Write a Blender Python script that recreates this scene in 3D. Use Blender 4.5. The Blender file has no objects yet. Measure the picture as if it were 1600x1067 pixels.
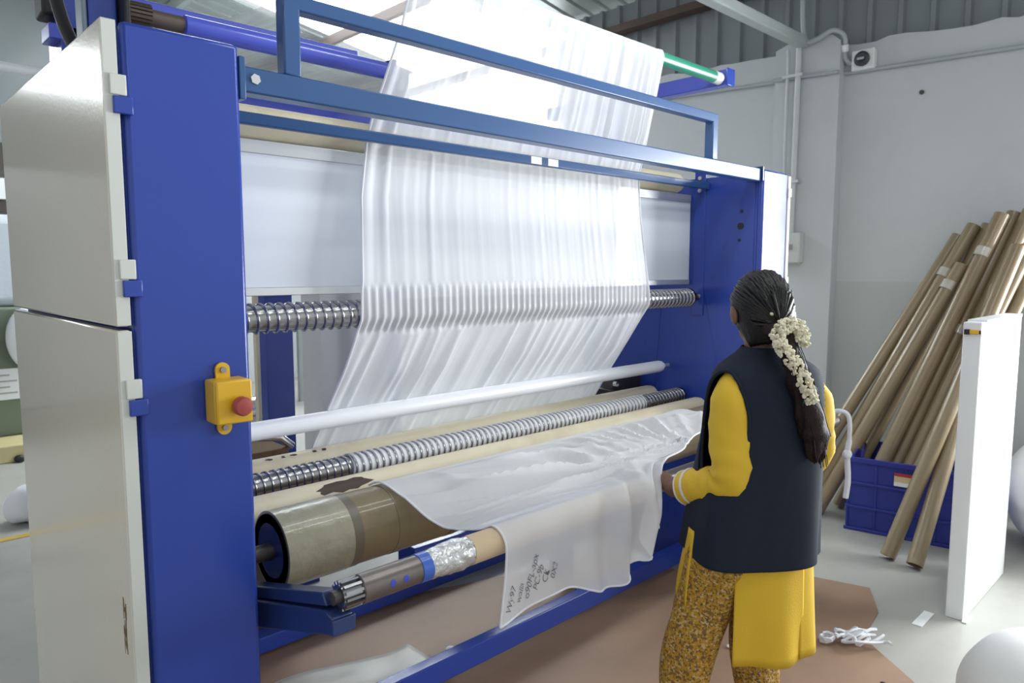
import bpy, bmesh, math, random
import numpy as np
from mathutils import Vector, Matrix, noise
random.seed(7)
PI = math.pi
S = bpy.context.scene
COL = S.collection

# ------------------------------------------------------------------ camera, world, lights, exposure
cam_d = bpy.data.cameras.new('camera')
cam_d.sensor_width = 36.0
cam_d.lens = 36.0 * 1122.0 / 1600.0
cam_d.clip_start = 0.05
cam_d.dof.use_dof = True
cam_d.dof.focus_distance = 2.1
cam_d.dof.aperture_fstop = 5.0
cam = bpy.data.objects.new('camera', cam_d)
COL.objects.link(cam)
cam.location = (0, 0, 1.53)
cam.rotation_euler = (math.radians(90 - 5.8), 0, math.radians(46.2 - 90))
S.camera = cam

S.view_settings.view_transform = 'Standard'
S.view_settings.look = 'None'
S.view_settings.gamma = 1.0
S.view_settings.use_curve_mapping = False
S.view_settings.exposure = -0.12
S.cycles.transparent_max_bounces = 24
S.cycles.max_bounces = 10

world = bpy.data.worlds.new('overcast_sky')
S.world = world
world.use_nodes = True
bg = world.node_tree.nodes['Background']
bg.inputs[0].default_value = (0.94, 0.97, 1.0, 1)
bg.inputs[1].default_value = 0.90


def area(name, loc, rot, sx, sy, watts, col=(1, 1, 1)):
    l = bpy.data.lights.new(name, 'AREA')
    l.shape = 'RECTANGLE'
    l.size, l.size_y, l.energy, l.color = sx, sy, watts, col
    o = bpy.data.objects.new(name, l)
    o.location = loc
    o.rotation_euler = rot
    COL.objects.link(o)
    return o


# daylight entering by the big window of the right wall (outside the frame, to the right)
area('window_daylight', (5.62, -0.62, 1.62), (0, math.radians(90), 0), 1.75, 2.25, 400, (0.95, 0.98, 1.0))
# unseen fill lamps added under the roof, in front of the machine
area('fill_light', (0.6, -0.2, 3.55), (0, 0, math.radians(8)), 1.25, 0.10, 14, (0.98, 1.0, 1.0))
area('fill_light.001', (2.6, 0.3, 3.55), (0, 0, math.radians(8)), 1.25, 0.10, 14, (0.98, 1.0, 1.0))
area('fill_light.002', (2.0, 1.30, 2.80), (math.radians(35), 0, 0), 1.5, 0.08, 9, (0.98, 1.0, 1.0))  # added lamp, out of view, that brightens the top of the hanging cloth


# ------------------------------------------------------------------ materials
def mat(name, col, rough=0.5, metal=0.0, var=0.06, scale=6.0, bump=0.0, bscale=60.0, coat=0.0, spec=0.5, dirt=None, dscale=2.0, damt=0.5):
    m = bpy.data.materials.new(name)
    m.use_nodes = True
    nt = m.node_tree
    N, L = nt.nodes, nt.links
    p = N['Principled BSDF']
    p.inputs['Roughness'].default_value = rough
    p.inputs['Metallic'].default_value = metal
    p.inputs['Coat Weight'].default_value = coat
    p.inputs['Coat Roughness'].default_value = 0.09
    p.inputs['Specular IOR Level'].default_value = spec
    tc = N.new('ShaderNodeTexCoord')
    nz = N.new('ShaderNodeTexNoise')
    nz.inputs['Scale'].default_value = scale
    nz.inputs['Detail'].default_value = 6
    L.new(tc.outputs['Object'], nz.inputs['Vector'])
    mx = N.new('ShaderNodeMix')
    mx.data_type = 'RGBA'
    c = Vector(col)
    mx.inputs['A'].default_value = (*(c * (1 - var)), 1)
    mx.inputs['B'].default_value = (*(c * (1 + var)), 1)
    L.new(nz.outputs['Fac'], mx.inputs['Factor'])
    out = mx.outputs['Result']
    if dirt:
        n2 = N.new('ShaderNodeTexNoise')
        n2.inputs['Scale'].default_value = dscale
        n2.inputs['Detail'].default_value = 8
        n2.inputs['Roughness'].default_value = 0.65
        L.new(tc.outputs['Object'], n2.inputs['Vector'])
        r = N.new('ShaderNodeValToRGB')
        r.color_ramp.elements[0].position = 0.5
        r.color_ramp.elements[1].position = 0.72
        r.color_ramp.elements[0].color = (0, 0, 0, 1)
        r.color_ramp.elements[1].color = (damt, damt, damt, 1)
        L.new(n2.outputs['Fac'], r.inputs['Fac'])
        m2 = N.new('ShaderNodeMix')
        m2.data_type = 'RGBA'
        L.new(r.outputs['Color'], m2.inputs['Factor'])
        L.new(out, m2.inputs['A'])
        m2.inputs['B'].default_value = (*dirt, 1)
        out = m2.outputs['Result']
    L.new(out, p.inputs['Base Color'])
    if bump > 0:
        nb = N.new('ShaderNodeTexNoise')
        nb.inputs['Scale'].default_value = bscale
        nb.inputs['Detail'].default_value = 4
        L.new(tc.outputs['Object'], nb.inputs['Vector'])
        b = N.new('ShaderNodeBump')
        b.inputs['Strength'].default_value = bump
        b.inputs['Distance'].default_value = 0.01
        L.new(nb.outputs['Fac'], b.inputs['Height'])
        L.new(b.outputs['Normal'], p.inputs['Normal'])
    return m


def sheer(name, col, alpha, trans=0.35, streak=(45, 1.5, 1.2), dev=0.12):
    """Thin woven net: gaps between the threads let light straight through."""
    m = bpy.data.materials.new(name)
    m.use_nodes = True
    nt = m.node_tree
    N, L = nt.nodes, nt.links
    for n in list(N):
        N.remove(n)
    o = N.new('ShaderNodeOutputMaterial')
    tr = N.new('ShaderNodeBsdfTransparent')
    df = N.new('ShaderNodeBsdfDiffuse')
    tl = N.new('ShaderNodeBsdfTranslucent')
    df.inputs['Color'].default_value = (*col, 1)
    tl.inputs['Color'].default_value = (*col, 1)
    m1 = N.new('ShaderNodeMixShader')
    m1.inputs[0].default_value = trans
    L.new(df.outputs[0], m1.inputs[1])
    L.new(tl.outputs[0], m1.inputs[2])
    m2 = N.new('ShaderNodeMixShader')
    tc = N.new('ShaderNodeTexCoord')
    nz = N.new('ShaderNodeTexNoise')
    nz.inputs['Scale'].default_value = 1
    nz.inputs['Detail'].default_value = 4
    mp = N.new('ShaderNodeMapping')
    mp.inputs['Scale'].default_value = streak
    L.new(tc.outputs['Object'], mp.inputs['Vector'])
    L.new(mp.outputs[0], nz.inputs['Vector'])
    mr = N.new('ShaderNodeMapRange')
    mr.inputs['To Min'].default_value = alpha - dev
    mr.inputs['To Max'].default_value = alpha + dev
    L.new(nz.outputs['Fac'], mr.inputs['Value'])
    L.new(mr.outputs[0], m2.inputs[0])
    L.new(tr.outputs[0], m2.inputs[1])
    L.new(m1.outputs[0], m2.inputs[2])
    L.new(m2.outputs[0], o.inputs[0])
    return m


def glow(name, col, strength):
    m = bpy.data.materials.new(name)
    m.use_nodes = True
    p = m.node_tree.nodes['Principled BSDF']
    p.inputs['Base Color'].default_value = (*col, 1)
    p.inputs['Emission Color'].default_value = (*col, 1)
    p.inputs['Emission Strength'].default_value = strength
    return m


BLUE = mat('blue_paint', (0.024, 0.057, 0.33), 0.24, var=0.05, scale=3, bump=0.03, bscale=90, coat=0.0, spec=0.5)
BLUE2 = mat('steel_blue_paint', (0.026, 0.085, 0.23), 0.32, var=0.08, scale=5, coat=0.1)
VIOLET = mat('bright_blue_paint', (0.07, 0.10, 0.55), 0.3, coat=0.4)
NAVYM = mat('dark_blue_paint', (0.012, 0.03, 0.13), 0.35, coat=0.3, dirt=(0.05, 0.05, 0.05), damt=0.3)
BEIGE = mat('beige_enamel', (0.76, 0.70, 0.57), 0.22, var=0.03, scale=2, bump=0.05, bscale=120, coat=1.0)
BEIGEW = mat('pale_enamel', (0.60, 0.62, 0.58), 0.35, var=0.03)
RUST = mat('rust_scrape', (0.24, 0.17, 0.09), 0.8, var=0.4, scale=60)
STEEL = mat('steel', (0.36, 0.36, 0.37), 0.22, 1.0, var=0.25, scale=14)
CHROME = mat('polished_steel', (0.7, 0.71, 0.72), 0.16, 1.0, var=0.08)
DARKST = mat('dark_steel', (0.10, 0.09, 0.085), 0.45, 0.8, var=0.3, scale=30)
BLACKM = mat('black_rubber', (0.012, 0.012, 0.014), 0.55)
ALU = mat('aluminium', (0.62, 0.64, 0.65), 0.35, 0.7, var=0.08)
WPANEL = mat('white_acrylic_sheet', (0.70, 0.74, 0.80), 0.13, var=0.02, coat=0.3)
WTUBE = mat('white_pvc', (0.80, 0.82, 0.85), 0.3, var=0.02)
CREAM = mat('cream_roller', (0.66, 0.60, 0.44), 0.5, var=0.10, scale=5, dirt=(0.40, 0.30, 0.18), dscale=4, damt=0.4)
TAN = mat('tan_drum_cover', (0.20, 0.155, 0.078), 0.42, var=0.18, scale=9, dirt=(0.13, 0.095, 0.05), dscale=5, damt=0.6, coat=0.3)
TAPE = mat('clear_packing_tape', (0.29, 0.275, 0.20), 0.30, var=0.2, scale=20, bump=0.3, bscale=40, coat=0.25)
STAIN = mat('dark_brown_stain', (0.055, 0.03, 0.022), 0.6, var=0.3, scale=40)
CARD = mat('cardboard_core', (0.62, 0.48, 0.31), 0.65, var=0.07, scale=14)
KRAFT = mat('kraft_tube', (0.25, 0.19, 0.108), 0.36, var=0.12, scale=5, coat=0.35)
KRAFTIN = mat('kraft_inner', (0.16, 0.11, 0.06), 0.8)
CTAPE = mat('shiny_tape_patch', (0.50, 0.47, 0.42), 0.15, coat=0.8)
YEL = mat('yellow_enamel', (0.72, 0.42, 0.015), 0.38, coat=0.2)
RED = mat('red_push_button', (0.36, 0.06, 0.055), 0.45)
GREEN = mat('green_roller', (0.035, 0.26, 0.17), 0.35, coat=0.3)
WHITE = mat('white_paint', (0.80, 0.82, 0.82), 0.45, var=0.03)
WALL = mat('painted_plaster', (0.54, 0.565, 0.585), 0.75, var=0.05, scale=1.5, bump=0.25, bscale=9, dirt=(0.42, 0.44, 0.45), dscale=1.1, damt=0.35)
DADO = mat('grey_dado_paint', (0.475, 0.50, 0.505), 0.6, var=0.06, scale=2, bump=0.2, bscale=9)
SHEETM = mat('grey_steel_cladding', (0.22, 0.245, 0.255), 0.45, var=0.10, scale=3, coat=0.1)
ROOFM = mat('roof_sheet', (0.34, 0.38, 0.37), 0.5, var=0.12, scale=2)
GIRT = mat('brown_primer', (0.075, 0.045, 0.035), 0.6, var=0.2)
FLOORM = mat('concrete_floor', (0.39, 0.385, 0.355), 0.42, var=0.12, scale=1.6, bump=0.06, bscale=20, dirt=(0.26, 0.25, 0.235), dscale=1.3, damt=0.6)
HARDB = mat('brown_floor_board', (0.30, 0.19, 0.125), 0.6, var=0.14, scale=2.5, dirt=(0.20, 0.125, 0.085), dscale=2.2, damt=0.5)
CRATE = mat('blue_plastic', (0.018, 0.03, 0.26), 0.42, var=0.05)
NET = sheer('sheer_white_net', (0.90, 0.91, 0.94), 0.80, 0.30)
NET2 = sheer('sheer_white_net_single', (0.90, 0.91, 0.93), 0.36, 0.45)
NETD = sheer('draped_white_net', (0.88, 0.89, 0.92), 0.78, 0.25, (6, 6, 6), 0.05)
HEMM = sheer('net_hem', (0.92, 0.93, 0.95), 0.95, 0.25)
INK = mat('grey_ink', (0.12, 0.115, 0.14), 0.8)
SKIN = mat('brown_skin', (0.17, 0.085, 0.05), 0.5, var=0.06, scale=20)
HAIR = mat('black_hair', (0.009, 0.008, 0.008), 0.42, spec=0.35, var=0.4, scale=60, bump=0.25, bscale=150)
BRAIDM = mat('dark_brown_hair', (0.020, 0.012, 0.011), 0.62, spec=0.2, var=0.4, scale=80, bump=0.3, bscale=150)
NAVY = mat('navy_cotton', (0.009, 0.015, 0.030), 0.8, var=0.1, scale=40, spec=0.3, bump=0.08, bscale=300)
KURTA = mat('yellow_cotton', (0.72, 0.46, 0.025), 0.72, var=0.06, scale=12, bump=0.1, bscale=200)
LACE = mat('white_lace', (0.80, 0.76, 0.74), 0.8, bump=0.5, bscale=200)
JASM = mat('jasmine_petals', (0.78, 0.74, 0.56), 0.6, var=0.15, scale=60)
ROPE = mat('white_cotton_cord', (0.75, 0.77, 0.80), 0.8, bump=0.4, bscale=200)
BALE = mat('white_wrapped_bale', (0.78, 0.80, 0.81), 0.35, var=0.04, scale=2, bump=0.15, bscale=6)
OLIVE = mat('olive_machine_paint', (0.15, 0.19, 0.13), 0.5)
SKY = glow('translucent_roof_sheet', (0.93, 0.98, 1.0), 10.0)


def trousers_mat():
    m = bpy.data.materials.new('printed_ochre_cotton')
    m.use_nodes = True
    N, L = m.node_tree.nodes, m.node_tree.links
    p = N['Principled BSDF']
    p.inputs['Roughness'].default_value = 0.8
    tc = N.new('ShaderNodeTexCoord')
    v = N.new('ShaderNodeTexVoronoi')
    v.inputs['Scale'].default_value = 190
    r = N.new('ShaderNodeValToRGB')
    r.color_ramp.interpolation = 'CONSTANT'
    cs = [(0.0, (0.40, 0.22, 0.02)), (0.30, (0.20, 0.11, 0.03)), (0.5, (0.50, 0.27, 0.02)), (0.72, (0.55, 0.40, 0.18)), (0.86, (0.10, 0.075, 0.05))]
    el = r.color_ramp.elements
    el[0].color = (*cs[0][1], 1)
    el[1].position, el[1].color = cs[1][0], (*cs[1][1], 1)
    for pos, c in cs[2:]:
        e = el.new(pos)
        e.color = (*c, 1)
    L.new(tc.outputs['Object'], v.inputs['Vector'])
    L.new(v.outputs['Color'], r.inputs['Fac'])
    L.new(r.outputs['Color'], p.inputs['Base Color'])
    return m


PRINT = trousers_mat()


# ------------------------------------------------------------------ mesh helpers
class G:
    def __init__(s):
        s.v, s.f = [], []

    def add(s, vs, fs):
        b = len(s.v)
        s.v += [tuple(x) for x in vs]
        s.f += [tuple(i + b for i in f) for f in fs]
        return s

    def box(s, x0, x1, y0, y1, z0, z1):
        v = [(x, y, z) for x in (x0, x1) for y in (y0, y1) for z in (z0, z1)]
        return s.add(v, [(0, 1, 3, 2), (4, 6, 7, 5), (0, 4, 5, 1), (2, 3, 7, 6), (0, 2, 6, 4), (1, 5, 7, 3)])

    def prism(s, poly, d0, d1, axis='z'):
        """polygon extruded along an axis"""
        n = len(poly)

        def P(a, b, d):
            return {'z': (a, b, d), 'x': (d, a, b), 'y': (a, d, b)}[axis]
        v = [P(a, b, d0) for a, b in poly] + [P(a, b, d1) for a, b in poly]
        f = [tuple(range(n))[::-1], tuple(range(n, 2 * n))] + [(i, (i + 1) % n, n + (i + 1) % n, n + i) for i in range(n)]
        return s.add(v, f)

    def lathe(s, p0, p1, prof, n=28, closed=False):
        """prof: (t in metres along p0->p1, radius)"""
        a = Vector(p0)
        d = (Vector(p1) - a).normalized()
        u = d.orthogonal().normalized()
        w = d.cross(u)
        vs, fs = [], []
        for t, r in prof:
            for i in range(n):
                q = 2 * PI * i / n
                vs.append(a + d * t + (u * math.cos(q) + w * math.sin(q)) * r)
        k = len(prof)
        for j in range(k - 1 if not closed else k):
            for i in range(n):
                fs.append((j * n + i, j * n + (i + 1) % n, ((j + 1) % k) * n + (i + 1) % n, ((j + 1) % k) * n + i))
        if not closed:
            fs += [tuple(range(n))[::-1], tuple(range((k - 1) * n, k * n))]
        return s.add(vs, fs)

    def cyl(s, p0, p1, r, n=24, r1=None):
        L = (Vector(p1) - Vector(p0)).length
        return s.lathe(p0, p1, [(0, r), (L, r if r1 is None else r1)], n)

    def pipe(s, p0, p1, r, ri, n=28):
        L = (Vector(p1) - Vector(p0)).length
        return s.lathe(p0, p1, [(0, r), (L, r), (L, ri), (0, ri)], n, closed=True)

    def tube(s, pts, r, n=10):
        """swept round tube; r scalar or list"""
        P = [Vector(p) for p in pts]
        rs = r if isinstance(r, (list, tuple)) else [r] * len(P)
        up = None
        vs, fs = [], []
        for i, p in enumerate(P):
            d = (P[min(i + 1, len(P) - 1)] - P[max(i - 1, 0)]).normalized()
            if up is None:
                up = d.orthogonal().normalized()
            up = (up - d * up.dot(d)).normalized()
            w = d.cross(up)
            for j in range(n):
                q = 2 * PI * j / n
                vs.append(p + (up * math.cos(q) + w * math.sin(q)) * rs[i])
        for i in range(len(P) - 1):
            for j in range(n):
                fs.append((i * n + j, i * n + (j + 1) % n, (i + 1) * n + (j + 1) % n, (i + 1) * n + j))
        fs += [tuple(range(n))[::-1], tuple(range((len(P) - 1) * n, len(P) * n))]
        return s.add(vs, fs)

    def ell(s, c, r, nu=20, nv=12, rot=None):
        vs, fs = [], []
        for j in range(1, nv):
            ph = PI * j / nv
            for i in range(nu):
                th = 2 * PI * i / nu
                p = Vector((r[0] * math.sin(ph) * math.cos(th), r[1] * math.sin(ph) * math.sin(th), r[2] * math.cos(ph)))
                if rot:
                    p = rot @ p
                vs.append(p + Vector(c))
        top, bot = Vector((0, 0, r[2])), Vector((0, 0, -r[2]))
        if rot:
            top, bot = rot @ top, rot @ bot
        vs += [top + Vector(c), bot + Vector(c)]
        t, b = len(vs) - 2, len(vs) - 1
        for j in range(nv - 2):
            for i in range(nu):
                fs.append((j * nu + i, (j + 1) * nu + i, (j + 1) * nu + (i + 1) % nu, j * nu + (i + 1) % nu))
        for i in range(nu):
            fs.append((t, i, (i + 1) % nu))
            fs.append((b, (nv - 2) * nu + (i + 1) % nu, (nv - 2) * nu + i))
        return s.add(vs, fs)

    def loft(s, rings, caps=True, closed=True):
        n = len(rings[0])
        vs = [p for r in rings for p in r]
        fs = []
        for j in range(len(rings) - 1):
            for i in range(n if closed else n - 1):
                fs.append((j * n + i, j * n + (i + 1) % n, (j + 1) * n + (i + 1) % n, (j + 1) * n + i))
        if caps:
            fs += [tuple(range(n))[::-1], tuple(range((len(rings) - 1) * n, len(rings) * n))]
        return s.add(vs, fs)

    def grid(s, fn, nu, nv):
        vs = [fn(i / nu, j / nv) for j in range(nv + 1) for i in range(nu + 1)]
        fs = [(j * (nu + 1) + i, j * (nu + 1) + i + 1, (j + 1) * (nu + 1) + i + 1, (j + 1) * (nu + 1) + i) for j in range(nv) for i in range(nu)]
        return s.add(vs, fs)

    def build(s, name, m, parent=None, bevel=0, smooth=True, ang=40, thick=0, tag=None):
        me = bpy.data.meshes.new(name)
        me.from_pydata([tuple(p) for p in s.v], [], s.f)
        me.validate()
        bm = bmesh.new()
        bm.from_mesh(me)
        bmesh.ops.recalc_face_normals(bm, faces=bm.faces)
        bm.to_mesh(me)
        bm.free()
        me.materials.append(m)
        if smooth:
            me.shade_smooth()
            me.set_sharp_from_angle(angle=math.radians(ang))
        o = bpy.data.objects.new(name, me)
        COL.objects.link(o)
        if parent is not None:
            o.parent = parent
            o.matrix_parent_inverse = W(parent).inverted()
        if bevel:
            b = o.modifiers.new('bevel', 'BEVEL')
            b.width = bevel
            b.segments = 2
            b.limit_method = 'ANGLE'
        if thick:
            b = o.modifiers.new('thick', 'SOLIDIFY')
            b.thickness = thick
        return o


def W(o):
    m = Matrix.LocRotScale(o.location, o.rotation_euler, o.scale)
    if o.parent:
        m = W(o.parent) @ o.matrix_parent_inverse @ m
    return m


def tag(o, label, cat, group=None):
    o['label'] = label
    o['category'] = cat
    if group:
        o['group'] = group
    return o


def thing(name, label, cat, loc=(0, 0, 0), group=None):
    o = bpy.data.objects.new(name, None)
    o.empty_display_size = 0.1
    COL.objects.link(o)
    o.location = loc
    return tag(o, label, cat, group)


def struct(o):
    o['kind'] = 'structure'
    return o


def plabel(o, label):
    o['label'] = label
    return o


def copy_thing(o, mtx=None):
    c = o.copy()
    COL.objects.link(c)
    for ch in list(o.children):
        d = ch.copy()
        COL.objects.link(d)
        d.parent = c
    return c


def lerp(a, b, t):
    return a + (b - a) * t


def pw(x, pts):
    """piecewise-linear lookup"""
    if x <= pts[0][0]:
        return pts[0][1]
    for (a, fa), (b, fb) in zip(pts, pts[1:]):
        if x <= b:
            return fa + (fb - fa) * (x - a) / (b - a)
    return pts[-1][1]


def crom(p, t):
    """Catmull-Rom through list of Vectors, t in 0..1"""
    n = len(p) - 1
    k = min(int(t * n), n - 1)
    u = t * n - k
    a, b, c, d = p[max(k - 1, 0)], p[k], p[k + 1], p[min(k + 2, n)]
    return 0.5 * ((2 * b) + (c - a) * u + (2 * a - 5 * b + 4 * c - d) * u * u + (3 * b - a - 3 * c + d) * u ** 3)


# ------------------------------------------------------------------ setting
struct(G().box(-7, 9, -6, 12, -0.2, 0).build('floor', FLOORM, smooth=False))

# right wall, with an uneven plaster top and a window opening out of frame
XW = 5.30
WT = [(-3.0, 2.96)]
random.seed(3)
y = -3.0
while y < 4.3:
    y += random.uniform(0.05, 0.16)
    WT.append((y, 2.985 + 0.052 * (y - 0.0) * 0.95 + random.uniform(-0.014, 0.012)))
WT += [(4.36, 2.42), (9.7, 2.42)]
wz = lambda yy: pw(yy, WT)
g = G()
g.prism([(0.55, 1.44)] + [(9.6, 1.44)] + [p for p in WT if p[0] > 0.55][::-1] + [(0.55, wz(0.55))], XW, XW + 0.22, 'x')
g.prism([(-3, 2.5), (0.55, 2.5)] + [p for p in WT if p[0] < 0.55][::-1], XW, XW + 0.22, 'x')
g.box(XW, XW + 0.22, -3, -1.8, 0, 2.5).box(XW, XW + 0.22, -1.8, 0.55, 0, 0.72)
struct(g.build('wall_right', WALL, smooth=False))
struct(G().box(XW - 0.004, XW + 0.22, 0.55, 9.6, 0, 1.44).build('trim_1', DADO, smooth=False))
# pilaster on the wall
struct(G().prism([(2.14, 0.0), (2.61, 0.0), (2.61, 3.12), (2.52, 3.15), (2.40, 3.13), (2.30, 3.155), (2.20, 3.15), (2.14, 3.10)], XW - 0.10, XW, 'x').build('trim_2', WALL, smooth=False))
# the window in the right wall
wf = G()
for yy in (-1.8, -0.65, 0.50):
    wf.box(XW + 0.05, XW + 0.12, yy, yy + 0.05, 0.72, 2.5)
for zz in (0.72, 1.3, 1.88, 2.45):
    wf.box(XW + 0.05, XW + 0.12, -1.8, 0.55, zz, zz + 0.05)
struct(wf.build('window_1', WHITE, smooth=False))

# corrugated cladding above the wall (trapezoid ribs, 0.2 m pitch), gap to the sky under the roof


def rib(s):
    s = s % 0.2
    return pw(s, [(0, 0), (0.012, 0.03), (0.042, 0.03), (0.054, 0), (0.2, 0)])


def cladding(y0, y1, z0f, z1):
    g = G()
    ys = []
    k = math.floor(y0 / 0.2)
    while k * 0.2 < y1:
        for s in (0, 0.012, 0.042, 0.054):
            yy = k * 0.2 + s
            if y0 <= yy <= y1:
                ys.append(yy)
        k += 1
    v = []
    for yy in ys:
        x = XW + 0.12 - rib(yy)
        v += [(x, yy, z0f(yy)), (x, yy, z1)]
    return g.add(v, [(2 * i, 2 * i + 2, 2 * i + 3, 2 * i + 1) for i in range(len(ys) - 1)])


struct(cladding(-3, 4.95, lambda q: wz(q) - 0.12, 3.90).build('wall_upper_right', SHEETM, smooth=False, thick=0.004))
struct(cladding(4.95, 7.6, lambda q: 2.36, 3.90).build('window_2', SKY, smooth=False, thick=0.004))
struct(cladding(7.6, 9.6, lambda q: 2.36, 3.90).build('wall_upper_right.001', SHEETM, smooth=False, thick=0.004))
g = G().box(XW - 0.05, XW + 0.07, -3, 9.6, 3.62, 3.68)
struct(g.build('trim_3', GIRT, smooth=False))

# roof: corrugated sheets rising away from the wall, translucent strips in it
ZR = lambda x: 3.95 + 0.16 * (5.45 - x)


def roof(y0, y1, x0, x1):
    ys, k = [], math.floor(y0 / 0.2)
    while k * 0.2 < y1:
        for s in (0, 0.012, 0.042, 0.054):
            if y0 <= k * 0.2 + s <= y1 + 1e-6:
                ys.append(k * 0.2 + s)
        k += 1
    v = []
    for yy in ys:
        v += [(x0, yy, ZR(x0) + rib(yy)), (x1, yy, ZR(x1) + rib(yy))]
    return G().add(v, [(2 * i, 2 * i + 2, 2 * i + 3, 2 * i + 1) for i in range(len(ys) - 1)])


struct(roof(-3, 5.6, -5, 5.9).build('ceiling', ROOFM, smooth=False, thick=0.004))
struct(roof(5.6, 9.6, -5, 2.2).build('ceiling.001', ROOFM, smooth=False, thick=0.004))
struct(roof(7.6, 9.6, 2.2, 5.9).build('ceiling.002', ROOFM, smooth=False, thick=0.004))
struct(roof(5.6, 7.6, 2.2, 5.9).build('window_3', SKY, smooth=False, thick=0.004))
for i, xx in enumerate((4.3, 2.9, 1.5, 0.1, -1.3, -2.7)):
    struct(G().box(xx - 0.03, xx + 0.03, -3, 9.6, ZR(xx) - 0.12, ZR(xx) - 0.02).build('trim_%d' % (4 + i), GIRT if i < 1 else ROOFM, smooth=False))
# back wall with a high window band
struct(G().box(-7, XW + 0.2, 9.4, 9.6, 0, 2.6).build('wall_back', WALL, smooth=False))
g = G().box(-7, XW + 0.2, 9.4, 9.6, 2.6, 3.5).box(-7, -3.2, 9.4, 9.6, 3.5, 5.6).box(0.2, XW + 0.2, 9.4, 9.6, 3.5, 4.9).box(-3.2, 0.2, 9.4, 9.6, 3.95, 5.6)
struct(g.build('wall_upper_back', SHEETM, smooth=False))
struct(G().box(-3.2, 0.2, 9.45, 9.5, 3.5, 3.95).build('window_4', SKY, smooth=False))
# steel tie running from the pilaster over the hall
struct(G().box(-3, XW - 0.1, 2.36, 2.44, 3.10, 3.17).build('trim_10', mat('grey_painted_steel', (0.42, 0.46, 0.46), 0.4), bevel=0.008))

# wall fittings
PIPE = mat('grey_pvc_conduit', (0.40, 0.44, 0.47), 0.4)
PIPEL = mat('pale_pvc_conduit', (0.55, 0.58, 0.58), 0.4)
o = G().tube([(XW - 0.02, 2.14, 2.89), (XW - 0.02, 0.9, 2.845), (XW - 0.02, 0.0, 2.82)], 0.013).tube([(XW - 0.12, 2.61, 2.91), (XW - 0.12, 2.14, 2.885)], 0.013).tube([(XW - 0.02, 5.0, 3.03), (XW - 0.02, 2.62, 2.92)], 0.013).build('wall_conduit', PIPE)
tag(o, 'thin grey conduit running along the upper part of the plaster wall', 'pipe')
t = thing('drop_pipe', 'pale vertical conduit pipe down the wall pilaster into the switch box', 'pipe', (XW - 0.14, 2.42, 1.8))
G().tube([(XW - 0.13, 2.42, 3.12), (XW - 0.13, 2.425, 2.2), (XW - 0.13, 2.43, 1.79)], 0.02).build('pipe', PIPEL, t)
G().tube([(XW - 0.13, 2.50, 3.10), (XW - 0.13, 2.50, 2.15), (XW - 0.13, 2.47, 1.79)], 0.011).build('side_pipe', PIPEL, t)
for zz in (2.15, 2.9):
    G().box(XW - 0.155, XW - 0.10, 2.38, 2.53, zz, zz + 0.02).build('pipe_clip', ALU, t)
t = thing('switch_box', 'small white electrical switch box on the wall behind the machine end', 'switch box', (XW - 0.1, 2.43, 1.57))
G().box(XW - 0.18, XW - 0.10, 2.34, 2.56, 1.57, 1.79).build('housing', mat('off_white_plastic', (0.55, 0.58, 0.56), 0.45), t, bevel=0.008)
G().box(XW - 0.187, XW - 0.18, 2.39, 2.51, 1.665, 1.705).build('switch_window', mat('grey_plastic', (0.25, 0.28, 0.28), 0.4), t)
t = thing('wall_sounder', 'white square wall box with a round dark sounder, up near the roof edge', 'alarm', (XW, 2.0, 2.95))
G().box(XW - 0.06, XW, 1.93, 2.08, 2.885, 3.02).build('square_box', WHITE, t, bevel=0.008)
G().lathe((XW - 0.06, 2.005, 2.953), (XW - 0.2, 2.005, 2.953), [(0, 0.048), (0.02, 0.05), (0.026, 0.044), (0.028, 0.03), (0.022, 0.02)], 24).build('dark_sounder', mat('dark_grey_plastic', (0.04, 0.045, 0.055), 0.35), t)
G().box(XW - 0.094, XW - 0.086, 1.985, 2.03, 2.945, 2.96).build('sounder_badge', PIPE, t)
t = thing('flexible_conduit', 'bent grey flexible conduit looping over the pilaster top to the sounder', 'pipe', (XW - 0.1, 2.3, 3.1))
cp = [Vector(p) for p in [(XW - 0.14, 2.40, 3.9), (XW - 0.14, 2.40, 3.35), (XW - 0.14, 2.37, 3.14), (XW - 0.15, 2.28, 3.13), (XW - 0.14, 2.18, 3.165), (XW - 0.09, 2.12, 3.12), (XW - 0.05, 2.13, 3.0), (XW - 0.03, 2.10, 2.95), (XW - 0.03, 2.06, 2.945)]]
G().tube([crom(cp, i / 40) for i in range(41)], 0.017).build('hose', PIPE, t)
G().cyl((XW - 0.06, 2.125, 3.03), (XW - 0.08, 2.12, 3.07), 0.024).build('coupling', WHITE, t)
tag(G().cyl((XW - 0.012, 1.64, 2.68), (XW, 1.64, 2.68), 0.014, 12).build('wall_hook', DARKST), 'tiny dark fixing alone in the middle of the bare upper wall', 'hook')

# ------------------------------------------------------------------ the machine
XL, XR, YF = 0.70, 3.12, 1.60
M = thing('fabric_winding_machine', 'large blue and beige fabric winding machine with long rollers across it', 'machine', (1.9, 2.1, 0))


def bx(name, m, a, parent=None, bevel=0.004):
    return G().box(*a).build(name, m, parent if parent is not None else M, bevel=bevel)


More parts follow.
